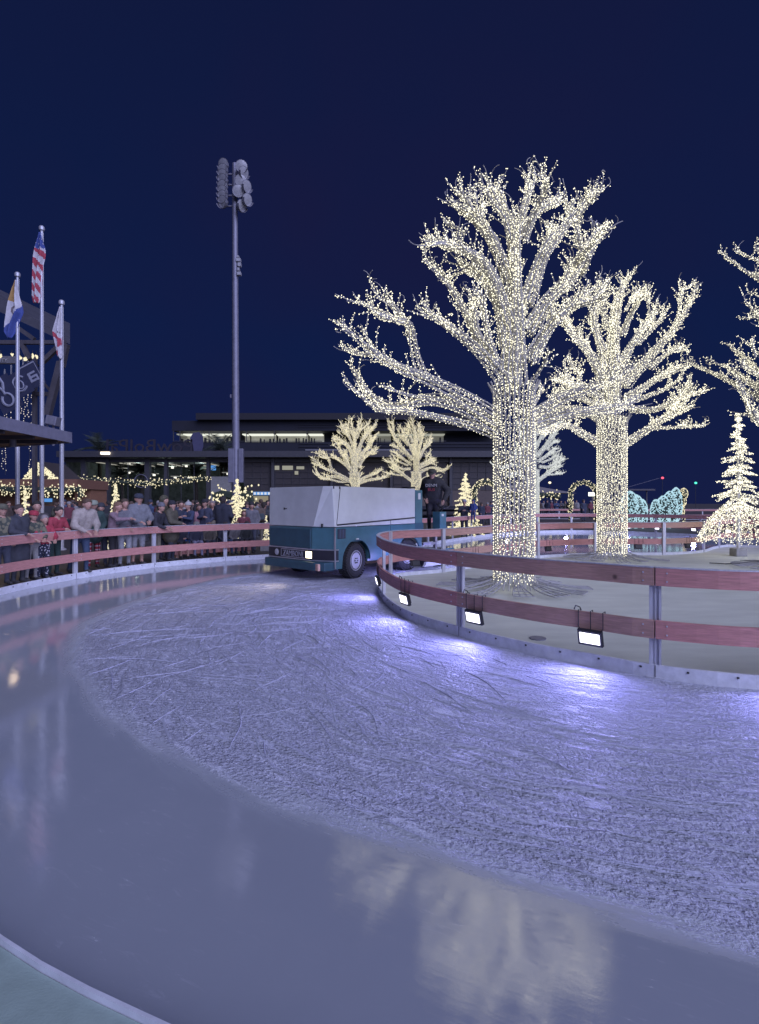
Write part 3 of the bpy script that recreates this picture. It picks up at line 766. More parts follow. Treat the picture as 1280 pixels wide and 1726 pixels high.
# light studded topiaries
def topiary(label, boxes, Y, name, bmat, n, br=.035, cat='light sculpture', group=None):
    x0 = boxes[0][0]; root = thing(name, label, cat, ((x0-640)*Y/F, Y, .1), 0, group); body = MB(); pts = []
    for (u, v0, v1, hw) in boxes:
        cx_ = (u-x0)*Y/F; z0 = H0-(v1-VH)*Y/F-.1; z1 = H0-(v0-VH)*Y/F-.1; hw_ = hw*Y/F
        z0 = max(0, z0); hz = (z1-z0)/2
        body.ell((cx_, 0, z0+hz), (hw_*.93, hw_*.8, hz*.97), 10)
        for _ in range(int(n*hw*(v1-v0)/1000)):
            a = random.uniform(0, 6.28); t = math.acos(random.uniform(-1, 1))
            pts.append((cx_+hw_*math.sin(t)*math.cos(a), hw_*.85*math.sin(t)*math.sin(a), z0+hz+hz*math.cos(t)))
    body.build('body', NEEDLE, root, smooth=True); MB().octs(pts, br).build('bulbs', bmat, root, kind='stuff')
    return root
topiary('ice blue lit wave sculpture right of the second trunk', [(1062, 828, 890, 15), (1072, 834, 890, 14), (1084, 842, 890, 8)], 33, 'wave_sculpture', BULBB, 1100, cat='light sculpture', group='ice blue light sculptures')
topiary('ice blue lit wave sculpture rising to a tall crest beside the gold post', [(1106, 842, 890, 9), (1119, 836, 890, 13), (1130, 828, 890, 13), (1140, 822, 880, 10)], 33, 'wave_sculpture', BULBB, 1100, cat='light sculpture', group='ice blue light sculptures')
topiary('gold lit post with a bushy top beside the blue wave', [(1153, 823, 842, 6.5), (1153, 838, 853, 4), (1153, 850, 890, 2)], 36, 'gold_light_post', BULBF, 900, cat='light sculpture')
def arch(label, u, v0, r_px, Y):
    root = thing('light_arch', label, 'light arch', ((u-640)*Y/F, Y, .1), 0, 'garland arches of warm lights'); rr_ = r_px*Y/F; zc = H0-(v0+r_px-VH)*Y/F-.1
    q = [Vector((-rr_, 0, 0))]+[Vector((-rr_*math.cos(a), 0, zc+rr_*math.sin(a))) for a in np.linspace(0, math.pi, 22)]+[Vector((rr_, 0, 0))]
    MB().tube(q, .16, 7).build('frame', NEEDLE, root, smooth=True); d = path_len(q); pts = []
    for _ in range(420):
        p, t = at_len(q, d, random.random()*d[-1]); j = Vector((random.gauss(0, 1), random.gauss(0, 1), random.gauss(0, 1))).normalized()*.24; pts.append(tuple(p+j))
    MB().octs(pts, .038).build('bulbs', BULBF, root, kind='stuff')
arch('garland arch of warm lights seen between the two lit trunks', 984, 813, 22, 47)
arch('garland arch of warm lights just left of the tallest trunk', 820, 812, 20, 40)

# ------------------------------------------------------------------ ice resurfacing machine
TEAL = mat('teal_paint', (.06, .155, .185), .35, 0, .12, 4, .03, 20, coat=.3)
TEALD = mat('dark_teal_and_shade', (.032, .085, .115), .45, 0, .15, 5)  # dark teal parts; on the front panel the darker tone stands for shade
WHITE = mat('scuffed_white_paint', (.58, .60, .58), .4, 0, .07, 2.5, .03, 12, coat=.2)
CHROME = mat('dull_chrome', (.55, .56, .6), .3, .8)
RUB = mat('tyre_rubber', (.035, .035, .04), .8, 0, .3, 30, .4, 60)
RIM = mat('silver_rim', (.48, .48, .52), .4, .1)
ZR = R(48.65)
zam = thing('ice_resurfacer', 'teal and white ice resurfacing machine with one headlight on', 'ice resurfacer', (-1.09, 11.3, 0), ZR)
W = 2.07
lowA = [(0, .5), (.2, 0), (.42, 0), (.42, W), (.05, W), (0, W-.05)]
def ring(o, z): return [(x, y, z) for x, y in o]
def inset(o, t, w=0): return [(x+t, y) for x, y in o]
hull = MB().loft(ring(lowA, .26), ring(lowA, 1.158))
def side_profile():
    pr = [(.42, .3)]
    for tc in (.886, 2.78):
        for a in np.linspace(180, 0, 15): pr.append((tc+.455*math.cos(R(a)), .40+.47*math.sin(R(a)) if True else 0))
    pr += [(3.30, .40), (3.30, .80), (3.02, .80), (3.02, 1.158), (.42, 1.158)]
    o = []
    for q in pr:
        if not o or abs(q[0]-o[-1][0])+abs(q[1]-o[-1][1]) > 1e-4: o.append(q)
    return o
pr = side_profile()
for w0, w1 in ((0, .05), (W-.05, W)):
    A = [(t_, w0, z) for t_, z in pr]; B = [(t_, w1, z) for t_, z in pr]; hull.loft(A, B)
hull.box((1.72, W/2, .99), (2.6, W-.1, .335)); hull.box((1.85, W/2, .6), (1.1, W-.12, .5))
hull.build('body', TEAL, zam)
for nm, mt, z0, z1 in (('shaded_front_panel', TEALD, .70, 1.10),):
    MB().box((-.008, .55+(W-.65)/2, .90), (.02, W-.65, .42)).build(nm, mt, zam, bevel=.008)  # front face's shade is put into this darker colour
b = MB(); b.box((.9, W/2, .5), (.7, W-.75, .25)); b.box((2.8, W/2, .5), (.9, W-.75, .3)); b.box((1.8, W/2, .4), (3.0, .6, .12)); b.build('chassis', BLACK, zam)
# snow tank
bo = [(0, .47), (.2, .0), (3.02, 0), (3.02, W), (.05, W), (0, W-.05)]; to = [(.01, .16), (.13, .0), (3.02, 0), (3.02, W), (.06, W), (.01, W-.05)]
tank = MB().loft(ring(bo, 1.17), ring(to, 2.05)).build('snow_tank', WHITE, zam, bevel=.012)
b = MB().beam((.26, -.004, 1.215), (3.0, -.004, 1.315), .012, .03); b.beam((.36, -.003, 2.03), (.25, -.003, 1.22), .008, .01); b.box((2.05, -.004, 1.22), (.008, .006, .10)); b.build('seam', BLACK, tank); MB().box((2.05, -.002, .98), (.008, .006, .33)).build('panel_gap', BLACK, zam)
b = MB().box((-.004, 1.42, 1.56), (.012, .10, .018)); b.box((-.006, 1.46, 1.56), (.014, .02, .045)); b.build('latch', BLACK, tank)
b = MB()
for t_ in (.16, .34): b.box((t_, .0, 2.02), (.03, .02, .05))
for q in ((.05, .30, 1.95), (.06, .25, 1.2)): b.box(q, (.03, .03, .08))
b.tube([(1.2, .5, 2.06), (1.35, .7, 2.16), (1.2, 1.0, 2.14)], .02, 6)
b.build('tank_hinge', BLACK, tank)
# grille strip
def strip(z0, z1, off, m_, nm, parent):
    o = [(0-off, .5-off*.3), (.2-off*.8, 0-off), (.30, -off), (.30, W+off), (.05-off*.8, W+off), (0-off, W-.05+off*.3)]
    return MB().loft(ring(o, z0), ring(o, z1)).build(nm, m_, parent)
gr = strip(.45, .665, .012, mat('black_grille', (.025, .025, .035), .45), 'grille', zam)
strip(.665, .69, .02, CHROME, 'grille_trim', gr); strip(.425, .45, .02, CHROME, 'grille_trim', gr)
text_mesh('ZAMBONI', .175, .006, 'grille_lettering', mat('dull_letter', (.34, .35, .40), .5, .3), gr, (-.024, 1.13, .495), (R(90), 0, R(-90)), sx=.88)
b = MB()
for z in (.475, .64): b.box((-.016, 1.13, z), (.012, .86, .014))
for w in (.705, 1.555): b.box((-.016, w, .5575), (.012, .014, .151))
b.build('nameplate_frame', CHROME, gr)
hl = MB().box((-.02, .575, .558), (.025, .21, .17)).build('headlight', BLACK, zam); hl['label'] = 'square headlight, lit'
MB().box((-.036, .575, .558), (.012, .185, .145)).build('lens', glow('headlight_glow', (1, .86, .6), 5), hl, bevel=.004)
la = bpy.data.lights.new('headlight_beam', 'SPOT'); la.energy = 90; la.color = (1, .82, .6); la.spot_size = R(70); la.spot_blend = .8; la.shadow_soft_size = .08
lo = bpy.data.objects.new('headlight_beam', la); COL.objects.link(lo); lo.parent = zam; lo.location = (-.06, .575, .558); lo.rotation_euler = (R(78), 0, R(90))
hl = MB().box((-.02, 1.70, .558), (.025, .20, .17), None).build('headlight', BLACK, zam); hl['label'] = 'round headlight, off'
MB().lathe([(.001, 0), (.06, .004), (.075, -.004)], 16, None, Matrix.Translation((-.036, 1.70, .558)) @ Matrix.Rotation(R(-90), 4, 'Y')).build('lens', RIM, hl, smooth=True)
o = [(-.14, .42), (.06, -.06), (.26, -.06), (.26, W+.06), (.06, W+.06), (-.14, W-.42)]
o = [(-.13, .30), (-.05, .06), (.2, .02), (.2, W-.02), (-.08, W+.02), (-.13, W-.06)]
bump = MB().loft(ring(o, .235), ring(o, .415)).build('bumper', TEALD, zam, bevel=.015)
MB().box((-.10, .22, .315), (.06, .15, .15), None, Matrix.Rotation(R(-16), 3, 'Z')).build('marker_lamp', mat('amber_plastic', (.62, .38, .30), .4), bump, bevel=.01)
MB().beam((.20, -.004, .27), (.20, -.004, 1.15), .03, .03).build('corner_trim', CHROME, zam)
b = MB().box((.40, -.006, 1.02), (.24, .012, .21), BLACK)
for k in range(5): b.box((.31+.045*k, -.012, 1.02), (.014, .014, .19), mat('vent_slat', (.10, .13, .2), .5))
b.build('side_vent', None, zam)
b = MB()
for tc in (.886,): b.box((tc, -.012, .885), (.08, .02, .03))
b.build('arch_badge', WHITE, zam)
def wheel(t_, w_, steer, side):
    r_ = .395; wd = .27
    Mx = Matrix.Translation((t_, w_, r_)) @ Matrix.Rotation(steer, 4, 'Z') @ Matrix.Rotation(R(90), 4, 'X')
    prof = [(.225, -wd/2+.10), (.24, -wd/2+.015), (.30, -wd/2), (.36, -wd/2+.015), (r_-.012, -wd/2+.045), (r_, -wd/4), (r_, wd/4), (r_-.012, wd/2-.045), (.36, wd/2-.015), (.30, wd/2), (.24, wd/2-.015), (.225, wd/2-.10)]
    b = MB().lathe(prof, 36, None, Mx)
    for k in range(40):
        a = 2*math.pi*k/40
        for zz, sh in ((-.095, 0), (-.03, .5), (.035, 0), (.1, .5)):
            aa = a+sh*2*math.pi/40; c = Mx @ Vector(((r_+.004)*math.cos(aa), (r_+.004)*math.sin(aa), zz))
            Rm = (Mx.to_3x3() @ Matrix.Rotation(aa, 3, 'Z') @ Matrix.Rotation(.35 if sh else -.35, 3, 'X')); b.box(c, (.022, .035, .05), None, Rm)
    wh = b.build('wheel', RUB, zam, smooth=False)
    s_ = 1 if side > 0 else -1
    pr_ = [(.235, s_*(wd/2-.03)), (.225, s_*(wd/2-.012)), (.205, s_*(wd/2-.02)), (.18, s_*(wd/2-.05)), (.165, s_*(wd/2-.03)), (.13, s_*(wd/2-.06)), (.09, s_*(wd/2-.065)), (.075, s_*(wd/2-.03)), (.05, s_*(wd/2-.02)), (.001, s_*(wd/2-.018))]
    rb_ = MB().lathe(pr_, 28, None, Mx)
    rim = rb_.build('rim', RIM, wh, smooth=True)
    hb = MB()
    for k in range(6):
        a = k*math.pi/3; hb.lathe([(.012, 0), (.012, .02)], 8, None, Mx @ Matrix.Translation((.055*math.cos(a), .055*math.sin(a), s_*(wd/2-.02))))
    for k in range(8):
        a = k*math.pi/4+.2; hb.lathe([(.018, 0), (.018, .012)], 10, None, Mx @ Matrix.Translation((.148*math.cos(a), .148*math.sin(a), s_*(wd/2-.05))))
    
    for r__, dpt in ((.197, .022), (.115, .058)): hb.tube([Mx @ Vector((r__*math.cos(a), r__*math.sin(a), s_*(wd/2-dpt))) for a in np.linspace(0, 2*math.pi, 26)], .010, 5)
    hb.build('lug_nut', BLACK, rim)
wheel(.886, .16, R(10), 1); wheel(2.78, .16, 0, 1); wheel(.886, W-.18, R(10), -1); wheel(2.78, W-.18, 0, -1)
# rear platform, cabinet, seat, wheel, conditioner
MB().box((4.05, W/2, .84), (1.4, W, .07)).box((3.2, W/2, 1.0), (.36, W-.02, .36)).build('platform', TEALD, zam)
cb = MB().box((3.2, .26, 1.59), (.30, .50, .86)).box((3.2, 1.35, 1.5), (.28, 1.4, .66)).build('control_cabinet', TEAL, zam, bevel=.02)
MB().box((3.2, .004, 1.86), (.10, .012, .16)).build('notice_label', WHITE, cb)
b = MB().tube([Vector((3.2, .35, 2.03))+Vector((math.cos(a)*.16, math.sin(a)*.16, .06)) for a in np.linspace(0, 6.28, 18)], .02, 6); b.tube([(3.2, .35, 2.0), (3.2, .35, 2.10)], .03, 6); b.build('tank_lever', BLACK, zam)
sb = MB().box((4.28, .13, 1.16), (.30, .26, .58)).build('seat_box', TEAL, zam, bevel=.02)
MB().box((4.24, -.003, 1.36), (.09, .012, .06)).build('notice_label', WHITE, sb)
sw = Vector((4.46, .12, 1.66)); a1 = Vector((-.62, -.78, .2)).normalized(); a1 = Vector((-.5, -.5, .7)).normalized(); ux = a1.cross(Vector((0, 0, 1))).normalized(); uy = a1.cross(ux)
b = MB().tube([sw+(ux*math.cos(a)+uy*math.sin(a))*.17 for a in np.linspace(0, 2*math.pi, 22)], .015, 6)
for k in range(3): b.tube([sw, sw+(ux*math.cos(k*2.1)+uy*math.sin(k*2.1))*.17], .010, 5)
b.tube([sw, (4.40, .16, 1.44)], .022, 6); b.tube([(4.15, .1, 1.46), (4.2, .06, 1.54), (4.3, .08, 1.52), (4.34, .15, 1.46)], .012, 5); b.build('steering_wheel', BLACK, zam)
b = MB(); poly = [(3.42, .06), (4.76, .06), (4.76, .44), (3.78, .44)]
b.loft([(t_, -.03, z) for t_, z in poly], [(t_, .03, z) for t_, z in poly], TEAL); b.loft([(3.38, -.036, .03), (4.78, -.036, .03), (4.78, -.036, .15), (3.47, -.036, .15)], [(3.38, .034, .03), (4.78, .034, .03), (4.78, .034, .15), (3.47, .034, .15)], WHITE)
b.box((4.15, W/2, .24), (1.1, W-.1, .36), BLACK); b.build('conditioner', None, zam)
b = MB().box((3.62, .02, .62), (.5, .06, .07)).box((3.92, .02, .6), (.08, .08, .42)); b.build('conditioner_arm', CHROME, zam)

# ------------------------------------------------------------------ people
def surface_net(prims, res, k=.03, cut=None):
    A = np.array([p[0] for p in prims], float); B = np.array([p[1] for p in prims], float); ra = np.array([p[2] for p in prims]); rb = np.array([p[3] for p in prims])
    lo = np.minimum(A-ra[:, None], B-rb[:, None]).min(0)-res*2; hi = np.maximum(A+ra[:, None], B+rb[:, None]).max(0)+res*2
    nn = np.maximum(4, np.ceil((hi-lo)/res).astype(int)+1)
    g = np.stack(np.meshgrid(*[lo[i]+np.arange(nn[i])*res for i in range(3)], indexing='ij'), -1)
    def pd(pt, i):
        ab = B[i]-A[i]; L2 = (ab*ab).sum()+1e-9; t = np.clip(((pt-A[i])@ab)/L2, 0, 1)
        return np.linalg.norm(pt-A[i]-t[..., None]*ab, axis=-1)-(ra[i]+(rb[i]-ra[i])*t)
    D = None
    for i in range(len(prims)):
        d = pd(g, i)
        if D is None: D = d
        else:
            h = np.clip(.5+.5*(D-d)/k, 0, 1); D = D+(d-D)*h-k*h*(1-h)
    if cut is not None: D = np.maximum(D, cut(g))
    ins = D < 0
    nx_, ny_, nz_ = D.shape
    occ = np.zeros((nx_-1, ny_-1, nz_-1), int)
    for dx in (0, 1):
        for dy in (0, 1):
            for dz in (0, 1): occ += ins[dx:nx_-1+dx, dy:ny_-1+dy, dz:nz_-1+dz]
    act = (occ > 0) & (occ < 8)
    vid = -np.ones(act.shape, int); vid[act] = np.arange(act.sum())
    ci = np.argwhere(act); acc = np.zeros((len(ci), 3)); cnt = np.zeros(len(ci))
    offs = [(x, y, z) for x in (0, 1) for y in (0, 1) for z in (0, 1)]
    for a in offs:
        for ax in range(3):
            if a[ax]: continue
            c = list(a); c[ax] = 1
            d0 = D[ci[:, 0]+a[0], ci[:, 1]+a[1], ci[:, 2]+a[2]]; d1 = D[ci[:, 0]+c[0], ci[:, 1]+c[1], ci[:, 2]+c[2]]
            s = (d0 < 0) != (d1 < 0); t = np.where(s, d0/np.where(s, d0-d1, 1), 0)
            p = np.array(a, float)+np.eye(3)[ax]*t[:, None]; acc += p*s[:, None]; cnt += s
    V = lo+(ci+acc/cnt[:, None])*res
    faces = []
    for ax in range(3):
        sl0 = [slice(None)]*3; sl1 = [slice(None)]*3; sl0[ax] = slice(0, -1); sl1[ax] = slice(1, None)
        ch = ins[tuple(sl0)] != ins[tuple(sl1)]; q = np.argwhere(ch)
        o1, o2 = [(1, 2), (2, 0), (0, 1)][ax]
        q = q[(q[:, o1] > 0) & (q[:, o2] > 0) & (q[:, o1] < act.shape[o1]) & (q[:, o2] < act.shape[o2])]
        e1 = np.eye(3, dtype=int)[o1]; e2 = np.eye(3, dtype=int)[o2]
        f = np.stack([vid[tuple(x.T)] for x in (q, q-e1, q-e1-e2, q-e2)], -1)
        fl = ins[tuple(q.T)]; f[~fl] = f[~fl][:, ::-1]; faces.append(f)
    Fc = np.concatenate(faces); Fc = Fc[(Fc >= 0).all(1)]
    ds = np.stack([pd(V, i) for i in range(len(prims))], 0); lab = np.array([p[4] for p in prims])[ds.argmin(0)]
    return V, Fc, lab
SKIN = mat('skin', (.46, .27, .21), .55, 0, .08, 20)
SKIN2 = mat('deep_skin', (.24, .13, .09), .55, 0, .08, 20)
def cloth(rgb):
    rgb = tuple(.018+.82*c for c in rgb)  # dark colours lifted to stand in for the hazy veil over blacks
    return mat('cloth_%d_%d_%d' % tuple(int(c*1000) for c in rgb), rgb, .85, 0, .2, 14, .3, 90)
def pattern(kind):
    if kind in MATS: return MATS[kind]
    if kind == 'plaid':
        m = mat('plaid', (.35, .03, .05), .85, 0, 0); nt = m.node_tree; b = nt.nodes['Principled BSDF']; tc = nt.nodes.new('ShaderNodeTexCoord')
        w1 = nt.nodes.new('ShaderNodeTexWave'); w1.bands_direction = 'Z'; w1.inputs['Scale'].default_value = 3.2; w2 = nt.nodes.new('ShaderNodeTexWave'); w2.bands_direction = 'X'; w2.inputs['Scale'].default_value = 4
        r1 = nt.nodes.new('ShaderNodeValToRGB'); r1.color_ramp.elements[0].position = .7; r1.color_ramp.elements[1].position = .8; r1.color_ramp.elements[0].color = (.33, .03, .05, 1); r1.color_ramp.elements[1].color = (.55, .45, .5, 1)
        r2 = nt.nodes.new('ShaderNodeValToRGB'); r2.color_ramp.elements[0].position = .75; r2.color_ramp.elements[1].position = .85; r2.color_ramp.elements[0].color = (1, 1, 1, 1); r2.color_ramp.elements[1].color = (.3, .2, .3, 1)
        mx = nt.nodes.new('ShaderNodeMixRGB'); mx.blend_type = 'MULTIPLY'; mx.inputs[0].default_value = 1
        for w, r in ((w1, r1), (w2, r2)): nt.links.new(tc.outputs['Object'], w.inputs[0]); nt.links.new(w.outputs['Fac'], r.inputs[0])
        nt.links.new(r1.outputs[0], mx.inputs[1]); nt.links.new(r2.outputs[0], mx.inputs[2]); nt.links.new(mx.outputs[0], b.inputs['Base Color'])
    else:
        ca, cb_, sc, th_ = {'floral': ((.02, .025, .05), (.55, .55, .6), 16, .30), 'camo': ((.05, .06, .05), (.16, .15, .10), 9, .5)}[kind]
        m = mat(kind, ca, .85, 0, 0); nt = m.node_tree; b = nt.nodes['Principled BSDF']; tc = nt.nodes.new('ShaderNodeTexCoord'); v = nt.nodes.new('ShaderNodeTexVoronoi'); v.inputs['Scale'].default_value = sc*1.6
        r = nt.nodes.new('ShaderNodeValToRGB'); r.color_ramp.elements[0].position = th_; r.color_ramp.elements[1].position = th_+.06; r.color_ramp.elements[0].color = cb_+(1,); r.color_ramp.elements[1].color = ca+(1,)
        nt.links.new(tc.outputs['Object'], v.inputs[0]); nt.links.new(v.outputs['Distance'], r.inputs[0]); nt.links.new(r.outputs[0], b.inputs['Base Color'])
    return m
SHOE = cloth((.05, .05, .055)); DARKEYE = mat('eye_dark', (.01, .01, .012), .3, 0, 0); LIP = mat('lip', (.30, .12, .11), .5, 0, 0)
ARMS = {'down': ((.25, .03, 1.14), (.26, -.06, .89)), 'rail': ((.27, -.13, 1.17), (.13, -.36, 1.12)), 'phone': ((.24, -.10, 1.15), (.07, -.30, 1.24)), 'pocket': ((.28, .04, 1.16), (.19, -.12, 1.0)),
        'point': ((.28, -.22, 1.34), (.20, -.50, 1.40)), 'hug': ((.26, -.15, 1.20), (.06, -.33, 1.26)), 'lap': ((.24, -.06, 1.14), (.12, -.27, 1.0)), 'cross': ((.26, -.08, 1.16), (-.10, -.22, 1.20)), 'wheel': ((.44, -.06, 1.17), (.36, -.36, 1.00))}
def person(label, loc, yaw, H=1.72, top=(.05, .06, .09), pants=(.05, .06, .1), hair=(.03, .02, .015), hairlen=0, hat=None, hatcol=(.05, .05, .07), arms=('pocket', 'pocket'), lean=0, coat=0, bulk=0, skin=None, hood=False, shorts=False, sit=False, res=.028, group=None, hyaw=0, legs=None, detail=True, parent_z=None, nod=0, shoe=None):
    s = H/1.75; skin = skin or SKIN
    M = [skin, top if not isinstance(top, tuple) else cloth(top), pants if not isinstance(pants, tuple) else cloth(pants), shoe or SHOE]
    Rl = Matrix.Rotation(R(lean), 3, 'X'); hip = Vector((0, 0, .93))
    def up(p): return Rl @ (Vector(p)-hip)+hip
    dz = -.93+.57 if sit else 0
    pr_ = []
    def add(a, c, r1, r2, l): pr_.append((Vector(a), Vector(c), r1, r2, l))
    bk = bulk
    for sx in (-1, 1):
        hx = .095*sx
        if sit:
            kn = Vector((.13*sx, -.43, .96)); an = Vector((.12*sx, -.40 - (.10 if sx > 0 else 0), .48))
        else:
            st = legs or (.0, .0); f = st[0] if sx < 0 else st[1]
            kn = Vector((.10*sx, -.03-f*.6, .50)); an = Vector((.11*sx, .02-f, .09))
        add((hx, 0, .90), kn, .098+bk*.4, .068, 2)
        add(kn, an, .064 if not shorts else .058, .048 if not shorts else .04, 0 if shorts else 2)
        add(an+Vector((0, .03, -.04)), an+Vector((.015*sx, -.15, -.052)), .045, .038, 3)
        a_ = ARMS[arms[0 if sx < 0 else 1]]
        sh = up((.19*sx, .0, 1.42)); el = up((a_[0][0]*sx, a_[0][1], a_[0][2])); wr = up((a_[1][0]*sx, a_[1][1], a_[1][2]))
        add(sh, el, .066+bk*.5, .056+bk*.45, 1); add(el, wr, .054+bk*.4, .042+bk*.2, 1)
        dr = (wr-el).normalized(); add(wr+dr*.03, wr+dr*.085, .032, .027, 0)
        if detail:
            lat = Vector((0, 0, 1)).cross(dr); lat = lat.normalized() if lat.length > .1 else Vector((1, 0, 0))
            FING.append((label, [(wr+dr*.09+lat*(.032-.021*j), dr, lat, (.062, .075, .070, .055)[j]) for j in range(4)], (wr+dr*.04-lat*.03*1, dr, lat)))
    add((-.07, 0, .93), (.07, 0, .93), .125+bk*.6, .125+bk*.6, 1 if coat else 2)
    for sx in (-1, 1):
        add((.055*sx, .0, 1.02), up((.095*sx, .01, 1.36)), .118+bk, .115+bk, 1)
    add(up((-.15, .01, 1.41)), up((.15, .01, 1.41)), .078+bk*.6, .078+bk*.6, 1)
    if coat: add((-.05, 0, .95), (-.05, .01, .95-coat), .155+bk, .165+bk, 1); add((.05, 0, .95), (.05, .01, .95-coat), .155+bk, .165+bk, 1)
    add(up((0, .015, 1.44)), up((0, -.005, 1.56)), .058, .052, 0)
    if bk > .02 or hood: add(up((0, .03, 1.46)), up((0, .02, 1.50)), .09, .085, 1)
    hc = up((0, -.02, 1.64)); Rh = Matrix.Rotation(R(hyaw), 3, 'Z') @ Matrix.Rotation(R(lean*.35+nod), 3, 'X')
    def hd(p): return Rh @ Vector(p)+hc
    add(hd((0, .012, .025)), hd((0, -.012, .01)), .092, .088, 0)
    add(hd((0, -.03, -.035)), hd((0, -.05, -.075)), .062, .042, 0)
    add(hd((0, -.088, .005)), hd((0, -.104, -.022)), .014, .017, 0)
    for sx in (-1, 1): add(hd((.086*sx, .012, -.0)), hd((.088*sx, .016, -.025)), .018, .014, 0)
    pm = [(tuple(a*s+Vector((0, 0, dz*s))), tuple(c*s+Vector((0, 0, dz*s))), r1*s, r2*s, l) for a, c, r1, r2, l in pr_]
    V, Fc, lab = surface_net(pm, res*s if res else .03, .035*s)
    root = MB(); root.mats = M[:]
    root.v = [tuple(x) for x in V]; root.f = [list(map(int, f)) for f in Fc]; root.m = [int(lab[f[0]]) for f in Fc]
    off = Vector((0, 0, dz*s))
    def hp(p): return hd(p)*s+off
    for sx in (-1, 1): root.ell(hp((.034*sx, -.088, .022)), (.013*s, .011*s, .009*s), 6, DARKEYE)
    root.ell(hp((0, -.096, -.058)), (.024*s, .010*s, .007*s), 6, LIP)
    if detail:
        for lb_, fs_, th_ in FING:
            for (p, dr, lat, ln) in fs_:
                dn = Vector((0, 0, -1)); q = [p, p+dr*ln*.45+dn*.006, p+dr*ln*.8+dn*.022, p+dr*ln*.92+dn*.045]
                root.tube([x*s+off for x in q], [.010*s, .0095*s, .009*s, .007*s], 5, skin)
            p, dr, lat = th_; q = [p, p-lat*.022+dr*.02, p-lat*.03+dr*.05]
            root.tube([x*s+off for x in q], [.012*s, .011*s, .008*s], 5, skin)
    FING.clear()
    ob = root.build('person', None, None, smooth=True, loc=loc, rz=yaw, label=label, category='person', group=group)
    for p_ in ob.data.polygons: p_.use_smooth = True
    # hair
    hr = []
    hr.append((hp((0, .022, .04)), hp((0, .0, .045)), .100*s, .097*s, 0)); hr.append((hp((0, .045, .0)), hp((0, .05, -.05)), .082*s, .062*s, 0))
    if hairlen > 0:
        for sx in (-1, 0, 1): hr.append((hp((.05*sx, .06, -.03)), hp((.06*sx, .085, -.05-hairlen)), .055*s, .035*s, 0))
    if hairlen < 0: hr.append((hp((0, .10, .05)), hp((0, .13, .03)), .045*s, .05*s, 0))
    fc = np.array(hp((0, -.085, -.035))); 
    Vh, Fh, _ = surface_net([(tuple(a), tuple(c), r1, r2, 0) for a, c, r1, r2, _l in hr], .018*s if detail else .026*s, .02*s, cut=lambda g: .098*s-np.linalg.norm(g-fc, axis=-1))
    hb = MB(); hb.v = [tuple(x) for x in Vh]; hb.f = [list(map(int, f)) for f in Fh]; hb.m = [0]*len(hb.f); 
    hb.build('hair', cloth(hair), ob, smooth=True)
    if hat:
        Mh = Matrix.Translation(hp((0, .008, .035))) @ Rh.to_4x4() @ Matrix.Scale(s, 4); hb = MB()
        if hat == 'beanie':
            hb.lathe([(.110, .0), (.115, .02), (.113, .045), (.108, .05), (.104, .075), (.085, .105), (.05, .125), (.001, .132)], 14, None, Mh)
        if hat in ('pompom',):
            hb.lathe([(.110, .0), (.116, .02), (.113, .045), (.104, .075), (.085, .105), (.05, .125), (.001, .132)], 14, None, Mh); hb.ell(Mh @ Vector((0, 0, .15)), (.035*s,)*3, 8)
        if hat == 'cap':
            hb.lathe([(.112, .01), (.113, .04), (.104, .075), (.08, .10), (.04, .113), (.001, .116)], 14, None, Mh)
            vs = []
            for i, a in enumerate(np.linspace(R(200), R(340), 9)):
                vs.append(Mh @ Vector((.108*math.cos(a), .108*math.sin(a), .018)))
            for i, a in enumerate(np.linspace(R(200), R(340), 9)):
                vs.append(Mh @ Vector((.10*math.cos(a)*.95, .105*math.sin(a)-.085*math.sin(math.pi*i/8)**.6, .004)))
            lowv = [v-Vector((0, 0, .008*s)) for v in vs]
            fs = [(i, i+1, 10+i, 9+i) for i in range(8)]+[(18+i, 27+i, 28+i, 19+i) for i in range(8)]+[(9+i, 10+i, 28+i, 27+i) for i in range(8)]
            hb.raw(vs+lowv, fs)
        if hat == 'hood':
            V3, F3, _ = surface_net([(tuple(hp((0, .03, .045))), tuple(hp((0, .01, .03))), .128*s, .122*s, 0), (tuple(hp((0, .05, -.02))), tuple(hp((0, .05, -.10))), .11*s, .11*s, 0)], .024*s, .03*s, cut=lambda g: .105*s-np.linalg.norm(g-np.array(hp((0, -.10, -.02))), axis=-1))
            hb.v = [tuple(x) for x in V3]; hb.f = [list(map(int, f)) for f in F3]; hb.m = [0]*len(hb.f)
        hb.build('hood' if hat == 'hood' else 'hat', cloth(hatcol), ob, smooth=True)
    return ob
FING = []
def face_yaw(dx, dy): return math.atan2(dy, dx)+math.pi/2      # local -Y towards (dx,dy)
def pp(u, vtop, off, label, dirn=(.7, -.7), **k):
    """stand at column u, `off` metres behind the outer fence line; head top at row vtop"""
    # ray at column u meets the fence
    best = None
    for j in range(len(op)-1):
        ua = 640+F*op[j].x/op[j].y; ub = 640+F*op[j+1].x/op[j+1].y
        if min(ua, ub) <= u <= max(ua, ub) and op[j].y > 6:
            best = op[j].y; break
    if best is None: best = 9.9
    Yp = best+off; X_ = (u-640)*Yp/F; Ht = H0-(vtop-VH)*Yp/F-DECK_Z
    ln = k.get('lean', 0); eff = Ht
    if k.get('hat') in ('beanie', 'pompom', 'cap', 'hood'): eff -= .03
    if ln: eff /= (.53+.47*math.cos(R(ln)))
    return person(label, (X_, Yp, DECK_Z), face_yaw(*dirn), H=eff, **k)
GC = 'spectators along the outer fence'
NAVY = (.02, .03, .07); OLIVE = (.09, .085, .05); GREYL = (.30, .31, .34); DKGREEN = (.02, .06, .055); JEAN = (.03, .06, .13); RED = (.42, .03, .06); CREAM = (.42, .37, .33)
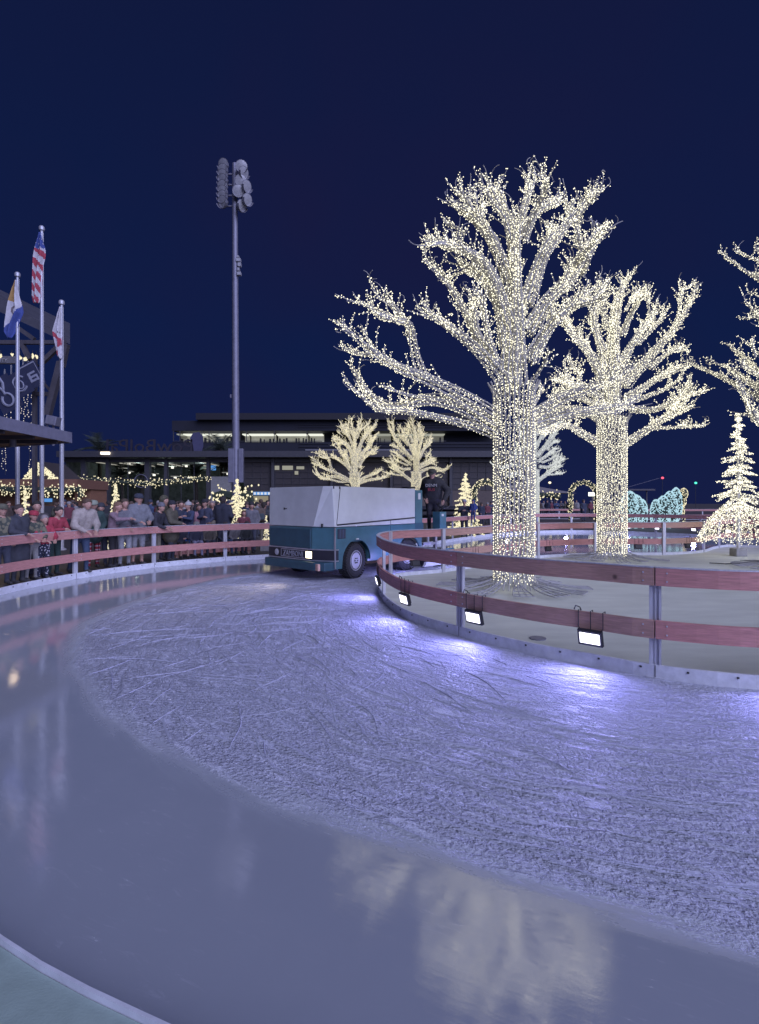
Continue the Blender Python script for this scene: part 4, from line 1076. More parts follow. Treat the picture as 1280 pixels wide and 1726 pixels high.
pp(3, 849, .55, 'person in a camouflage cap at the left picture edge behind the fence', (.8, -.5), top=pattern('camo'), hat='cap', hatcol=(.12, .12, .08), group=GC, hairlen=.0, bulk=.02)
pp(31, 852, .42, 'woman with dark tied hair in a long navy quilted coat at the fence', (.95, -.25), top=(.035, .04, .06), pants=(.03, .035, .05), hair=(.05, .03, .025), hairlen=-1, coat=.38, bulk=.035, arms=('rail', 'pocket'), group=GC, hood=True)
pp(53, 860, .34, 'child in a red cap and camouflage jacket leaning on the fence', (.8, -.5), top=pattern('camo'), pants=(.3, .3, .3), hat='cap', hatcol=RED, arms=('rail', 'rail'), lean=8, group=GC, bulk=.02)
pp(62, 846, .85, 'man with short black hair standing behind the red-capped child', (.6, -.8), top=(.05, .045, .05), hair=(.015, .012, .01), group=GC)
pp(72, 869, .30, 'girl in a white headband, red top and floral trousers at the fence', (.85, -.5), top=RED, pants=pattern('floral'), hair=(.30, .27, .27), arms=('rail', 'rail'), group=GC, lean=6)
pp(90, 855, .50, 'woman with a dark bun and red sweater hugging the girl in red', (.9, -.3), top=(.40, .04, .07), pants=DKGREEN, hair=(.025, .018, .015), hairlen=-1, arms=('hug', 'hug'), lean=14, group=GC)
pp(136, 842, .30, 'woman in a pale fleece coat leaning her arms on the rail', (.85, -.5), top=CREAM, pants=JEAN, hair=(.10, .055, .03), hairlen=.12, arms=('rail', 'rail'), lean=20, bulk=.045, group=GC, legs=(-.25, .05))
pp(157, 843, .75, 'person in a pale green cap and dark green jacket with red plaid trousers', (.5, -.85), top=DKGREEN, pants=pattern('plaid'), hat='cap', hatcol=(.30, .34, .26), group=GC, coat=.12, bulk=.02, legs=(.1, -.25), lean=10)
pp(170, 848, .95, 'person in a dark knit hat behind the pale green cap', (.4, -.9), top=(.03, .045, .05), hat='beanie', hatcol=(.03, .035, .05), group=GC)
pp(191, 847, .40, 'girl with long light brown hair, pink top and black leggings', (.95, -.1), top=(.30, .20, .24), pants=(.012, .012, .018), hair=(.22, .12, .07), hairlen=.22, arms=('point', 'rail'), lean=10, group=GC)
pp(210, 842, .38, 'young man in a grey sweatshirt and pale sweatpants holding a phone', (.75, -.65), top=(.16, .16, .19), pants=GREYL, hair=(.08, .05, .03), arms=('phone', 'phone'), group=GC)
pp(232, 832, .34, 'man in a navy cap, grey quilted jacket and shorts', (.75, -.65), top=(.20, .21, .24), pants=(.24, .25, .28), hat='cap', hatcol=(.03, .04, .07), arms=('rail', 'rail'), shorts=True, bulk=.045, group=GC, lean=4)
pp(262, 847, .32, 'person in a grey knit hat and black vest beside the fence post', (.95, -.2), top=(.02, .02, .035), pants=(.22, .20, .15), hat='beanie', hatcol=(.16, .16, .19), arms=('rail', 'rail'), lean=14, bulk=.02, group=GC)
pp(277, 836, .85, 'tall person in an olive hood behind the olive parka', (.9, -.3), top=OLIVE, hat='hood', hatcol=OLIVE, group=GC, bulk=.03)
pp(289, 844, .45, 'person in a black knit hat and olive parka at the fence', (.95, -.1), top=(.10, .09, .06), pants=(.03, .04, .07), hat='beanie', hatcol=(.015, .015, .03), arms=('rail', 'pocket'), coat=.22, bulk=.05, group=GC, hood=True)
pp(318, 846, 1.9, 'child in a white knit hat and blue trousers held up behind the bench', (-.4, -.9), top=(.03, .05, .12), pants=(.03, .12, .4), hat='pompom', hatcol=(.5, .5, .5), arms=('hug', 'hug'), group=GC)
pp(305, 845, 2.1, 'person in dark clothes next to the white knit hat', (.6, -.8), top=(.02, .03, .06), group=GC, arms=('phone', 'hug'))
pp(336, 850, 1.8, 'child in a pink jacket beside the man in a dark brimmed hat', (.5, -.8), top=(.36, .18, .22), hair=(.10, .06, .04), hairlen=.1, group=GC)
pp(346, 841, 1.6, 'man in a dark brimmed hat and denim jacket behind the bench', (-.3, -.95), top=(.04, .05, .10), hat='cap', hatcol=(.02, .02, .03), arms=('cross', 'pocket'), group=GC)
pp(358, 845, 2.2, 'person in a long pale beige coat behind the bench', (.2, -1), top=(.36, .32, .25), coat=.3, hair=(.3, .25, .24), hairlen=.1, group=GC)
pp(376, 838, 1.3, 'broad man in a dark navy jacket seen from behind by the lit tree', (.1, 1), top=(.015, .02, .045), hair=(.03, .02, .02), bulk=.05, group=GC)
pp(411, 861, 1.2, 'child with reddish hair in a dark red jacket right of the lit tree', (.4, -.8), top=(.16, .03, .05), hair=(.12, .05, .03), hairlen=.1, group=GC)
pp(424, 846, 1.6, 'person in a black beanie and grey hoodie right of the lit tree', (.4, -.9), top=(.16, .16, .19), hat='beanie', hatcol=(.015, .015, .02), group=GC, bulk=.02)
bp_ = pp(445, 847, 2.4, 'person turned away wearing a brown backpack beside the ice machine', (.3, 1), top=(.04, .05, .06), pants=(.25, .24, .2), group=GC)
rt = thing('backpack', 'brown backpack on the back of the person turned away', 'backpack', bp_.location+Vector((-.05, -.28, 1.18)), .2)
b = MB().box((0, 0, 0), (.34, .2, .46)); b.build('pack', cloth((.14, .10, .08)), rt, bevel=.06); MB().box((0, -.12, -.06), (.26, .06, .22)).build('pocket', cloth((.05, .08, .10)), rt, bevel=.025)
ph = P(212, 879, 14.0)
# bench with people sitting
b0, b1 = at_len(op, od, near_s(op, od, gx(300, 952)))[0], at_len(op, od, near_s(op, od, gx(440, 942)))[0]
dirb = (b1-b0).normalized(); nb_ = Vector((-dirb.y, dirb.x, 0)); nb_ = nb_ if nb_.y > 0 else -nb_
bc = (b0+b1)/2+nb_*.95; bench = thing('long_bench', 'long wooden bench behind the outer fence left of the machine', 'bench', (bc.x, bc.y, DECK_Z), math.atan2(dirb.y, dirb.x))
BL = (b1-b0).length*1.0
MB().box((0, 0, .30), (BL, .40, .05)).build('seat', WOOD2, bench, bevel=.008); MB().box((0, -.16, .19), (BL, .03, .16)).build('apron', WOOD, bench)
for x in (-BL*.45, -BL*.15, BL*.15, BL*.45): MB().box((x, 0, .137), (.08, .29, .273)).build('leg', WOOD2, bench)
yb = math.atan2(dirb.y, dirb.x)
for f_, lb, kw in ((-.40, 'seated person in dark jacket and shorts with bare legs on the bench', dict(top=(.02, .025, .05), shorts=True, pants=(.03, .03, .04), hair=(.12, .07, .06), arms=('lap', 'phone'))),
                   (-.22, 'seated person in a floral hood on the bench', dict(top=(.025, .03, .06), pants=(.26, .26, .38), hat='hood', hatcol=(.20, .19, .18), arms=('lap', 'lap'))),
                   (-.06, 'seated person in a brown jacket on the bench beside the post', dict(top=(.10, .085, .07), pants=(.02, .03, .06), hair=(.16, .09, .06), arms=('lap', 'lap'))),
                   (.12, 'seated person in a navy jacket and jeans on the bench', dict(top=(.02, .025, .05), pants=JEAN, hair=(.03, .02, .02), arms=('lap', 'pocket'))),
                   (.27, 'seated blonde person with long hair and a grey coat on the bench', dict(top=(.17, .16, .17), pants=(.015, .02, .04), hair=(.32, .20, .12), hairlen=.2, arms=('lap', 'lap'))),
                   (.42, 'seated person in black beside the machine end of the bench', dict(top=(.02, .025, .03), pants=(.012, .015, .03), hair=(.03, .02, .02), arms=('lap', 'lap')))):
    c = bc+dirb*BL*f_-nb_*.02; person(lb, (c.x, c.y, DECK_Z), yb+random.uniform(-.3, .3), H=1.30, lean=18, sit=True, group='people sitting on the long bench', res=.03, **kw)
# background crowd on the left plaza and the far right
cols = [('black', (.015, .016, .025)), ('navy', (.02, .03, .07)), ('grey', (.10, .10, .12)), ('brown', (.09, .06, .05)), ('dark red', (.16, .03, .05)), ('olive', (.07, .07, .045)), ('pale', (.30, .29, .30)), ('blue', (.04, .07, .16))]
GB = 'distant crowd on the plaza'
protos = {}
def crowd(u, Yp, vtop, ci, yaw, lb):
    X_ = (u-640)*Yp/F; Ht = min(1.95, max(1.2, H0-(vtop-VH)*Yp/F-DECK_Z)); key = (ci, u % 2 > 1)
    if key not in protos:
        o = person(lb, (X_, Yp, DECK_Z), yaw, H=1.72, top=cols[ci][1], pants=[(.03, .035, .05), (.04, .05, .09)][ci % 2], hair=[(.02, .015, .012), (.10, .06, .04)][ci % 2], hairlen=.1 if key[1] else 0, hat='beanie' if ci % 3 == 1 else None, hatcol=cols[(ci+2) % 8][1], arms=random.choice([('pocket', 'pocket'), ('down', 'down'), ('phone', 'pocket'), ('hug', 'hug')]), coat=.15 if ci % 2 else 0, bulk=.03, res=.045, detail=False, group=GB)
        protos[key] = o; o.scale = (Ht/1.72,)*3; return o
    return copy_thing(protos[key], lb, (X_, Yp, DECK_Z), yaw, GB, Ht/1.72)
left_bg = [(14, 22, 846), (47, 21, 847), (95, 24, 846), (101, 25, 845), (108, 26, 845), (116, 24, 847), (122, 27, 845), (128, 25, 846), (146, 22, 846), (183, 24, 846), (221, 23, 846), (247, 22, 847), (253, 24, 845), (268, 23, 846),
           (300, 25, 846), (311, 24, 847), (326, 26, 845), (331, 24, 844), (352, 25, 845), (366, 24, 846), (385, 23, 847), (392, 26, 845), (417, 24, 846), (433, 24, 845), (440, 26, 844), (451, 27, 845), (457, 25, 846)]
spots_ = {0: 'kiosk', 1: 'kiosk', 2: 'flagpoles'}
for i, (u, Yp, v) in enumerate(left_bg):
    where = 'under the kiosk lights at the left' if u < 60 else 'between the flagpoles' if u < 135 else 'behind the leaning woman and plaid trousers' if u < 200 else 'behind the man in the navy cap' if u < 275 else 'behind the white knit hat' if u < 340 else 'near the lit tree beside the pole' if u < 410 else 'in front of the blue screens by the machine'
    ci = (i*5+3) % 8; crowd(u, Yp, v+random.uniform(-2, 2), ci, random.uniform(-2.5, 2.5), 'distant person in %s jacket %s' % (cols[ci][0], where))
right_bg = [(812, 36, 848), (822, 40, 848), (829, 42, 846), (835, 38, 847), (896, 58, 844), (903, 56, 843), (910, 57, 845), (917, 58, 844), (923, 56, 843), (930, 58, 845), (938, 55, 844), (946, 57, 844), (953, 58, 845), (960, 56, 844), (966, 57, 844), (972, 58, 843), (984, 46, 843), (996, 54, 845), (1003, 56, 846)]
for i, (u, Yp, v) in enumerate(right_bg):
    where = 'left of the tallest trunk' if u < 850 else 'under the far kiosk between the trunks' if u < 935 else 'by the far garland arch'
    ci = (i*3+1) % 8; crowd(u, Yp, v, ci, random.uniform(-.8, .8), 'distant person in %s jacket %s' % (cols[ci][0], where))
def far_person(u, vtop, Yp, lb, dirn, **k):
    X_ = (u-640)*Yp/F; return person(lb, (X_, Yp, DECK_Z), face_yaw(*dirn), H=H0-(vtop-VH)*Yp/F-DECK_Z-.03, group='pair by the lit tree beyond the machine', **k)
far_person(783, 842, 24.6, 'adult in a grey beanie holding a child beyond the far rail', (-.2, -1), top=(.02, .025, .05), pants=(.02, .025, .06), hat='beanie', hatcol=(.3, .3, .36), arms=('hug', 'hug'), res=.035)
X_ = (798-640)*24.3/F; person('small child in a blue hooded snowsuit carried in the adult arms', (X_, 24.3, .75), face_yaw(-.5, -.9), H=1.05, top=(.03, .06, .25), pants=(.03, .06, .22), hat='hood', hatcol=(.03, .06, .25), bulk=.03, res=.035, group='pair by the lit tree beyond the machine')
# driver
dm = Matrix.Translation((-1.09, 11.3, 0)) @ Matrix.Rotation(ZR, 4, 'Z')
dp = dm @ Vector((4.38, .42, .885)); drv = person('driver in a black hoodie and dark cap standing on the ice machine platform', (dp.x, dp.y, .876), face_yaw(-.25, -1), H=1.74, top=(.018, .018, .024), pants=(.03, .028, .045), hat='cap', hatcol=(.05, .05, .035), hair=(.03, .02, .02), arms=('pocket', 'wheel'), lean=14, bulk=.085, nod=14, res=.024)
s_ = 1.74/1.75
def chest(x, z, y=-.235): 
    q = Matrix.Rotation(R(14), 3, 'X') @ (Vector((x, y, z))-Vector((0, 0, .93)))+Vector((0, 0, .93)); return q*s_
text_mesh('DENM', .115, .008, 'hoodie_lettering', mat('white_print', (.5, .5, .5), .8), drv, chest(0, 1.33, -.24), (R(90+14-8), 0, 0))
text_mesh('BUS', .115, .008, 'hoodie_lettering', mat('red_print', (.36, .06, .07), .8), drv, chest(0, 1.215, -.245), (R(90+14-2), 0, 0))

# ------------------------------------------------------------------ flagpoles and flags
PAINT = mat('galvanised_pole', (.45, .46, .52), .4, .35, .1, 8, stretch=(1, 1, .1))
FY = 18.0
def flagpole(label, u, vtop):
    p = P(u, vtop, FY); r = thing('flagpole', label, 'flagpole', (p.x, FY, DECK_Z), 0, 'flagpoles'); h = p.z-DECK_Z
    MB().tube([(0, 0, 0), (0, 0, h*.5), (0, 0, h)], [.075, .065, .045], 14).build('pole', PAINT, r, smooth=True)
    MB().lathe([(.05, h-.02), (.085, h), (.09, h+.10), (.06, h+.14), (.001, h+.15)], 12).build('finial', PAINT, r, smooth=True)
    MB().tube([(.07, -.03, h-.1), (.085, -.03, h*.5), (.075, -.03, 1.2)], .006, 4).build('halyard', POLEW, r)
    MB().lathe([(.15, 0), (.15, .04), (.09, .07)], 14).build('base_collar', PAINT, r)
    return r
flagpole('tallest flagpole, middle of three, flying the striped flag', 70.5, 388); flagpole('left flagpole with the white, orange and blue flag', 29.5, 466); flagpole('shortest flagpole at the right with the white and red flag', 104, 513)
FW = mat('flag_white', (.55, .54, .58), .8); FR = mat('flag_red', (.40, .06, .09), .8); FB = mat('flag_blue', (.05, .08, .28), .8); FO = mat('flag_orange', (.42, .26, .10), .8); FD = mat('flag_seal', (.16, .13, .14), .8)
def flag(label, edges, pick, poleu):
    """edges: rows (v, uL, uR) of the limp cloth; pick(s,t)->material"""
    b = MB(); ns, nt_ = 22, 60; vs = []
    E = np.array(edges, float); vv = np.linspace(E[0, 0], E[-1, 0], nt_+1); uL = np.interp(vv, E[:, 0], E[:, 1]); uR = np.interp(vv, E[:, 0], E[:, 2])
    for j in range(nt_+1):
        for i in range(ns+1):
            s = i/ns; w = (uR[j]-uL[j])*FY/F; u = uL[j]+(uR[j]-uL[j])*s
            y = FY-.09-.09*math.sin(s*9.5+j*.05)*min(1, w/.3)*min(1, j/8)-.03*math.sin(s*17+j*.1)
            p = P(u, vv[j], FY); vs.append((p.x, y, p.z))
    b.v = vs
    for j in range(nt_):
        for i in range(ns):
            b.f.append([j*(ns+1)+i, j*(ns+1)+i+1, (j+1)*(ns+1)+i+1, (j+1)*(ns+1)+i]); b.m.append(b.mi(pick((i+.5)/ns, (j+.5)/nt_)))
    o = b.build('flag', None, None, smooth=True, label=label, category='flag', group='limp flags on the flagpoles')
    so = o.modifiers.new('thick', 'SOLIDIFY'); so.thickness = .006
    return o
flag('red and white striped flag with a starred blue corner on the tallest pole', [(394, 69, 71), (405, 67, 73), (420, 64, 77.5), (432, 62, 77.5), (450, 60.5, 74), (480, 58, 72.5), (500, 57, 72), (512, 59, 68)],
     lambda s, t: (FW if (int(s*23) % 4 == 1 and int(t*60) % 4 == 1) else FB) if t < .24 else (FR if int((t*11+(.9-s)*(1.2 if t < .45 else 3.5)) % 2) else FW), 70)
flag('white flag with an orange top corner, round seal and blue bottom', [(474, 29, 30.5), (490, 24.5, 32), (505, 21, 35), (520, 17.5, 40), (528, 16, 41), (545, 12, 34), (560, 10, 29), (571, 16, 22)],
     lambda s, t: FO if (t < .36 and s < .42-.1*t) else (FD if (.42 < t < .60 and (s-.36)**2/.03+(t-.51)**2/.007 < 1 and (s-.36)**2/.03+(t-.51)**2/.007 > .3) else (FB if t > .82-.42*s else FW)), 30)
flag('white flag with a red lower band and small dark lettering on the shortest pole', [(519, 103.5, 105), (540, 98.5, 105.5), (560, 93.5, 106), (568, 94, 106.5), (590, 97.5, 106.5), (600, 99, 107.5), (606, 104, 106)],
     lambda s, t: FR if (.56 < t+.16*(.5-s) < .66 or (.76 < t+.3*s-.1 < .86)) else (FD if .48 < t < .52 and s > .45 and int(s*22) % 2 else FW), 104)
# ------------------------------------------------------------------ sports light pole
LPY = 40.0; STEEL = mat('dull_steel', (.20, .20, .26), .5, .3, .12, 3)
bx = (397-640)*LPY/F; hp_ = H0+(VH-278)*LPY/F
lp = thing('stadium_light_pole', 'very tall steel light pole with two columns of unlit floodlights', 'light pole', (bx, LPY, DECK_Z))
MB().tube([(0.05, 0, 0), (0, 0, hp_*.5), (-.05, 0, hp_)], [.30, .25, .19], 16).build('pole', STEEL, lp, smooth=True)
LAMPG = mat('lamp_reflector', (.55, .55, .58), .3, .4, .1, 5); LAMPS_ = mat('lamp_shell', (.22, .22, .27), .5, .3)
def zz(v): return H0-(v-VH)*LPY/F-DECK_Z
def xx(u): return (u-640)*LPY/F-bx
lampl = [(381, 284), (380, 293), (379.5, 302), (380, 310), (379.5, 320), (379.5, 329), (379.5, 337), (380, 346)]
lampr = [(410, 287, 0), (412, 297, 1), (409, 311, 0), (417, 320, 1), (405, 328, 0), (418, 342, 1), (409, 352, 1)]
b = MB(); 
for v in (292, 310, 328, 346): b.beam((xx(381), .1, zz(v)), (xx(414), .1, zz(v)), .1, .1)
b.build('crossarm', STEEL, lp)
def lamp(u, v, yaw, sc=1):
    Mx = Matrix.Translation((xx(u), -.45, zz(v))) @ Matrix.Rotation(yaw, 4, 'Z') @ Matrix.Rotation(R(112), 4, 'X') @ Matrix.Scale(sc, 4)
    h = MB().lathe([(.10, -.45), (.16, -.38), (.20, -.2), (.36, -.02), (.44, .08), (.455, .10)], 16, None, Mx).build('floodlight', LAMPS_, lp, smooth=True)
    MB().lathe([(.43, .098), (.30, .12), (.12, .135), (.001, .14)], 16, None, Mx).build('glass', LAMPG, h, smooth=True)
    Mv = Matrix.Translation((xx(u), -.45, zz(v)))
    vs = []
    for a in np.linspace(0, math.pi, 9): vs += [Mx @ Vector((.46*math.cos(a), .46*-math.sin(a), .09)), Mx @ Vector((.44*math.cos(a), .44*-math.sin(a), .32))]
    MB().raw(vs, [(2*i, 2*i+2, 2*i+3, 2*i+1) for i in range(8)]).build('visor', LAMPS_, h)
for u, v in lampl: lamp(u, v, R(-25+random.uniform(-6, 6)))
for u, v, k in lampr: lamp(u, v, R(10+45*k))
b = MB()
for u, v, w, h in ((403.5, 440, 7, 5), (405, 448, 5, 6), (404.5, 463, 6, 5), (403, 435, 3, 3), (403.5, 456, 3, 5)): b.box((xx(u), -.15, zz(v)), (w*LPY/F, .3, h*LPY/F))
b.build('camera_bracket', LAMPG, lp); MB().box((xx(390), -.1, zz(668)), (.1, .1, .25)).build('cable_clamp', STEEL, lp)
for u0, u1 in ((386.5, 396), (403.5, 411)): MB().box((xx((u0+u1)/2), -.1, zz(785)), ((u1-u0)*LPY/F, .4, 57*LPY/F)).build('control_box', STEEL, lp, bevel=.02)

# ------------------------------------------------------------------ background buildings
BWALL = mat('pavilion_frame', (.05, .05, .062), .6, .1); BDARK = mat('dark_interior', (.10, .11, .12), .8, 0, .5, 1.5); PANE = mat('dark_glass', (.02, .03, .04), .08, 0, 0, spec=.6)
LITWALL = mat('lit_interior_wall', (.25, .24, .22), .7, 0, .3, 1.0)
WARMP = glow('pendant_glow', (.95, .92, .8), 1.3, 'NONE'); SCRB = glow('blue_screen', (.12, .36, .85), .8, 'NONE'); DIMW = glow('dim_window', (.80, .78, .66), .38, 'NONE'); SCRW = glow('screen_white', (.8, .85, .95), .8, 'NONE')
BY = 50.0
hall = thing('glass_hall', 'long low glass-fronted hall with flat roof and hanging lamps inside', 'building', ((475-640)*BY/F, BY, DECK_Z))
hx0 = hall.location.x
def hX(u, Y=BY): return (u-640)*Y/F-hx0
def hZ(v, Y=BY): return H0-(v-VH)*Y/F-DECK_Z
def hbox(b, u0, u1, v0, v1, y0, y1, m=None):
    b.box(((hX(u0)+hX(u1))/2, (y0+y1)/2, (hZ(v0)+hZ(v1))/2), (abs(hX(u1)-hX(u0)), abs(y1-y0), abs(hZ(v0)-hZ(v1))), m); return b
b = MB(); hbox(b, 108, 860, 762, 772, -1.2, 14); b.build('roof', BWALL, hall)
b = MB(); hbox(b, 108, 860, 773, 779, -.15, .15); b.build('fascia', BWALL, hall)
b = MB(); hbox(b, 108, 860, 772.2, 853, 13.6, 14); hbox(b, 108, 109.5, 772.2, 853, .2, 13.6); hbox(b, 858, 860, 772.2, 853, .2, 13.6); b.build('back_wall', BDARK, hall)
b = MB(); hbox(b, 353, 388, 803, 853, .2, .6); b.build('panel_wall', mat('grey_panel', (.22, .22, .22), .7), hall)
for u in (143, 183, 250, 281, 352, 461, 560, 660, 760): 
    b = MB(); hbox(b, u-(4 if u in (143, 250) else 2.5), u+(4 if u in (143, 250) else 2.5), 772.3, 853, -.3, .2); b.build('column', BWALL, hall)
bay = [(145, 180), (185, 247), (254, 279), (283.5, 349.5)]
for u0, u1 in bay:
    w = MB(); n_ = max(1, int((u1-u0)/22))
    for k in range(n_+1): hbox(w, u0+(u1-u0)*k/n_-.4, u0+(u1-u0)*k/n_+.4, 779.5, 853, -.05, .05)
    hbox(w, u0, u1, 806, 807, -.04, .04); w.build('window', BWALL, hall)
for (u0, u1, v0, v1) in ((412, 458, 776, 826), (464, 556, 776, 826), (564, 656, 776, 826), (664, 756, 776, 826), (764, 855, 776, 826)):
    d_ = MB(); hbox(d_, u0, u1, v0, v1, .06, .12, mat('door_panel', (.04, .035, .04), .6))
    for k in range(5): hbox(d_, u0, u1, v0+(v1-v0)*k/5-.3, v0+(v1-v0)*k/5+.3, .0, .055, BWALL)
    for k in range(int((u1-u0)/14)+1): hbox(d_, u0+14*k-.3, u0+14*k+.3, v0, v1, .005, .05, BWALL)
    d_.build('garage_door', None, hall)
b = MB(); hbox(b, 412, 856, 826.3, 853, .1, .4); b.build('counter_wall', mat('tan_wall', (.09, .07, .065), .7), hall)
for (u, v, yy) in ((173, 787, 4), (184, 793, 4), (222, 796, 5), (261, 801, 5), (293, 803, 4), (310, 780, 7), (328, 788, 4), (361, 795, 4), (175, 775, 5), (235, 779, 8), (262, 776, 8)):
    l_ = MB(); hbox(l_, u-.3, u+.3, 772.3, v-4, yy, yy+.05, BWALL); hbox(l_, u-6.5, u+6.5, v-3.2, v-1.8, yy-.3, yy+.3, mat('pendant_shade', (.45, .45, .42), .5, 0, 0, emis=(.9, .9, .8), estr=.18)); hbox(l_, u-2, u+2, v-1.6, v+1.6, yy-.1, yy+.1, WARMP)
    l_.build('pendant_lamp', None, hall)
for k in range(26):
    u = 130+k*28+random.uniform(-6, 6); l_ = MB(); hbox(l_, u-1.4, u+1.4, 773.5, 775.2, random.uniform(3, 9), random.uniform(9.2, 9.6), DIMW)
    if k < 9: l_.build('ceiling_light', None, hall)
for u_, e_ in ((175, 70), (300, 90), (230, 70)):
    la = bpy.data.lights.new('hall_light', 'POINT'); la.energy = e_; la.color = (.75, .95, .85); la.shadow_soft_size = .3
    lo = bpy.data.objects.new('hall_light', la); COL.objects.link(lo); lo.parent = hall; lo.location = (hX(u_), 7, hZ(782))
s1_ = MB(); hbox(s1_, 318, 330, 777, 786, 6, 6.2, SCRB); s1_.build('screen', None, hall)
s1_ = MB(); hbox(s1_, 301, 316, 779, 786, 6, 6.2, glow('dim_green', (.4, .55, .5), .25, 'NONE')); s1_.build('screen', None, hall)
s1_ = MB(); hbox(s1_, 427, 462, 829, 834.5, .0, .08, SCRB)
for k in range(6): hbox(s1_, 428+k*6, 431.5+k*6, 829.8, 833.8, -.03, -.005, SCRW)
s1_.build('menu_screen', None, hall)
s1_ = MB(); hbox(s1_, 427, 452, 836, 848, .0, .09, glow('warm_wall', (.7, .62, .45), .35, 'NONE')); s1_.build('serving_window', None, hall)
s1_ = MB()
for (u0, u1, v0, v1) in ((463, 471, 785, 792), (476, 494, 785, 792), (500, 513, 786, 791)): hbox(s1_, u0, u1, v0, v1, -.03, -.002, DIMW)
hbox(s1_, 497, 503, 794, 800, -.03, -.002, DIMW)
s1_.build('lit_pane', None, hall)
s1_ = MB(); hbox(s1_, 145, 165, 812, 848, -.25, -.06); s1_.build('menu_board', mat('menu_black', (.015, .02, .05), .5), hall)
s1_ = MB()
for k in range(7): hbox(s1_, 147, 163, 815+k*4, 815.7+k*4, -.27, -.255)
s1_.build('menu_lines', mat('chalk', (.2, .22, .28), .8), hall)
tb = MB(); c_ = Vector((hX(241), -.4, hZ(811))); tb.tube([c_+Vector((math.cos(a), 0, math.sin(a)))*.6 for a in np.linspace(0, 6.28, 24)], .04, 6); tb.build('ring_sign', STEEL, hall)
lw = MB(); hbox(lw, 183, 197, 764, 768, -1.45, -1.25, glow('roof_flood', (1, .86, .66), 3)); lw.build('roof_floodlight', None, hall)
sign = text_mesh('PowBolPal', 1.75, .06, 'roof_sign', mat('sign_steel', (.05, .045, .06), .45, .4), None, (P(250, 761, BY).x, BY+.3, hZ(761.5)+DECK_Z), (R(90), 0, R(180)), label='large mirrored sign letters on the hall roof seen from behind', category='sign', sx=1.12)
MB().box((0, 0, .02), (11.5, .12, .10)).build('sign_rail', STEEL, sign)
pin = thing('pin_sign', 'rounded upright sign shape at the end of the roof letters', 'sign', P(334, 762, BY+.3))
MB().loft([(x, -.06, z) for x, z in ((-.35, 0), (.35, 0), (.5, .6), (.45, 1.5), (.1, 1.9), (-.45, 1.8), (-.75, 1.3), (-.5, .8))], [(x, .06, z) for x, z in ((-.35, 0), (.35, 0), (.5, .6), (.45, 1.5), (.1, 1.9), (-.45, 1.8), (-.75, 1.3), (-.5, .8))]).build('sign_face', mat('sign_dark', (.06, .06, .12), .5), pin)
# garland across the hall
def garland(label, q, n_, jit, br, cat='garland', group='strings of garland lights', bmat=None):
    root = thing('garland', label, cat, q[0], 0, group); q0 = Vector(q[0]); q = [Vector(p)-q0 for p in q]; MB().tube(q, jit*.5, 6).build('greenery', NEEDLE, root)
    d = path_len(q); pts = []
    for _ in range(n_):
        p, t = at_len(q, d, random.random()*d[-1]); j = Vector((random.gauss(0, .5), random.gauss(0, .4), random.gauss(0, .5)))*jit; pts.append(tuple(p+j))
    MB().octs(pts, br).build('bulbs', bmat or BULBF, root, kind='stuff'); return root
garland('long swagged garland of lights across the glass hall', [P(u, v, 46) for u, v in ((108, 807), (150, 809), (185, 811), (240, 815), (300, 811), (352, 805))], 420, .30, .045)
garland('garland with round baubles on the grey panel behind the bright tree', [P(u, v, 46) for u, v in ((360, 838), (375, 833), (392, 836), (408, 838), (420, 832), (423, 846))], 130, .7, .09)
# office building far behind
oy = 95.0; off_ = thing('office_building', 'far dark office block with one lit row of windows', 'building', ((560-640)*oy/F, oy, DECK_Z)); ox_ = off_.location.x
def obx(b, u0, u1, v0, v1, y0, y1, m=None):
    f = oy/F; b.box((((u0+u1)/2-640)*f-ox_, (y0+y1)/2, H0-((v0+v1)/2-VH)*f-DECK_Z), ((u1-u0)*f, y1-y0, (v1-v0)*f), m); return b
WALLN = mat('night_wall', (.010, .012, .024), .8, 0, .3, .2); WALLN2 = mat('night_band', (.012, .012, .02), .7)
b = MB(); obx(b, 290, 842, 745, 856, 0, 20); obx(b, 290, 842, 709, 726, 0, 20); obx(b, 290, 842, 726, 745, 4, 20); b.build('wall', WALLN, off_)
b = MB(); obx(b, 334, 842, 698, 708.8, -1.2, 20); b.build('roof', WALLN2, off_)
OFW = glow('office_light', (.74, .76, .64), .42, 'NONE'); OFB = glow('office_bright', (.9, .92, .8), .95, 'NONE')
for (u0, u1, br_) in ((293, 303, .3), (304, 340, 1), (341, 352, 1), (353, 394, .7), (405, 413, .8), (416, 459, .8), (463, 515, .9), (518, 543, .7), (634, 660, .6), (664, 700, .6), (705, 752, .4)):
    w = MB(); obx(w, u0, u1, 727.5, 743, 3.5, 3.9, mat('office_wall_%d' % int(br_*10), (.3, .3, .26), .8, 0, .4, .4, emis=(.75, .74, .6), estr=.22*br_))
    obx(w, u0+.5, u1-.5, 729.5, 731.2, 1.2, 3.3, OFB if br_ > .6 else OFW)
    k = u0+3
    while k < u1-3:
        if random.random() < .6: obx(w, k, k+random.uniform(1, 3), random.uniform(734, 738), 743, 2.5, 3, WALLN2)
        k += random.uniform(4, 8)
    obx(w, u0-.6, u0, 726.5, 744, -.2, .1, BWALL); obx(w, u0, u1, 743.2, 744, -.2, .1, BWALL)
    w.build('window', None, off_)
for v in (716, 720, 748, 753): 
    b = MB(); obx(b, 504, 842, v, v+.7, -.15, -.02); b.build('ledge', WALLN2, off_)
b = MB(); obx(b, 515, 700, 757.5, 759.5, -.2, -.05); b.build('lit_ledge', mat('pale_ledge', (.2, .2, .22), .7), off_)
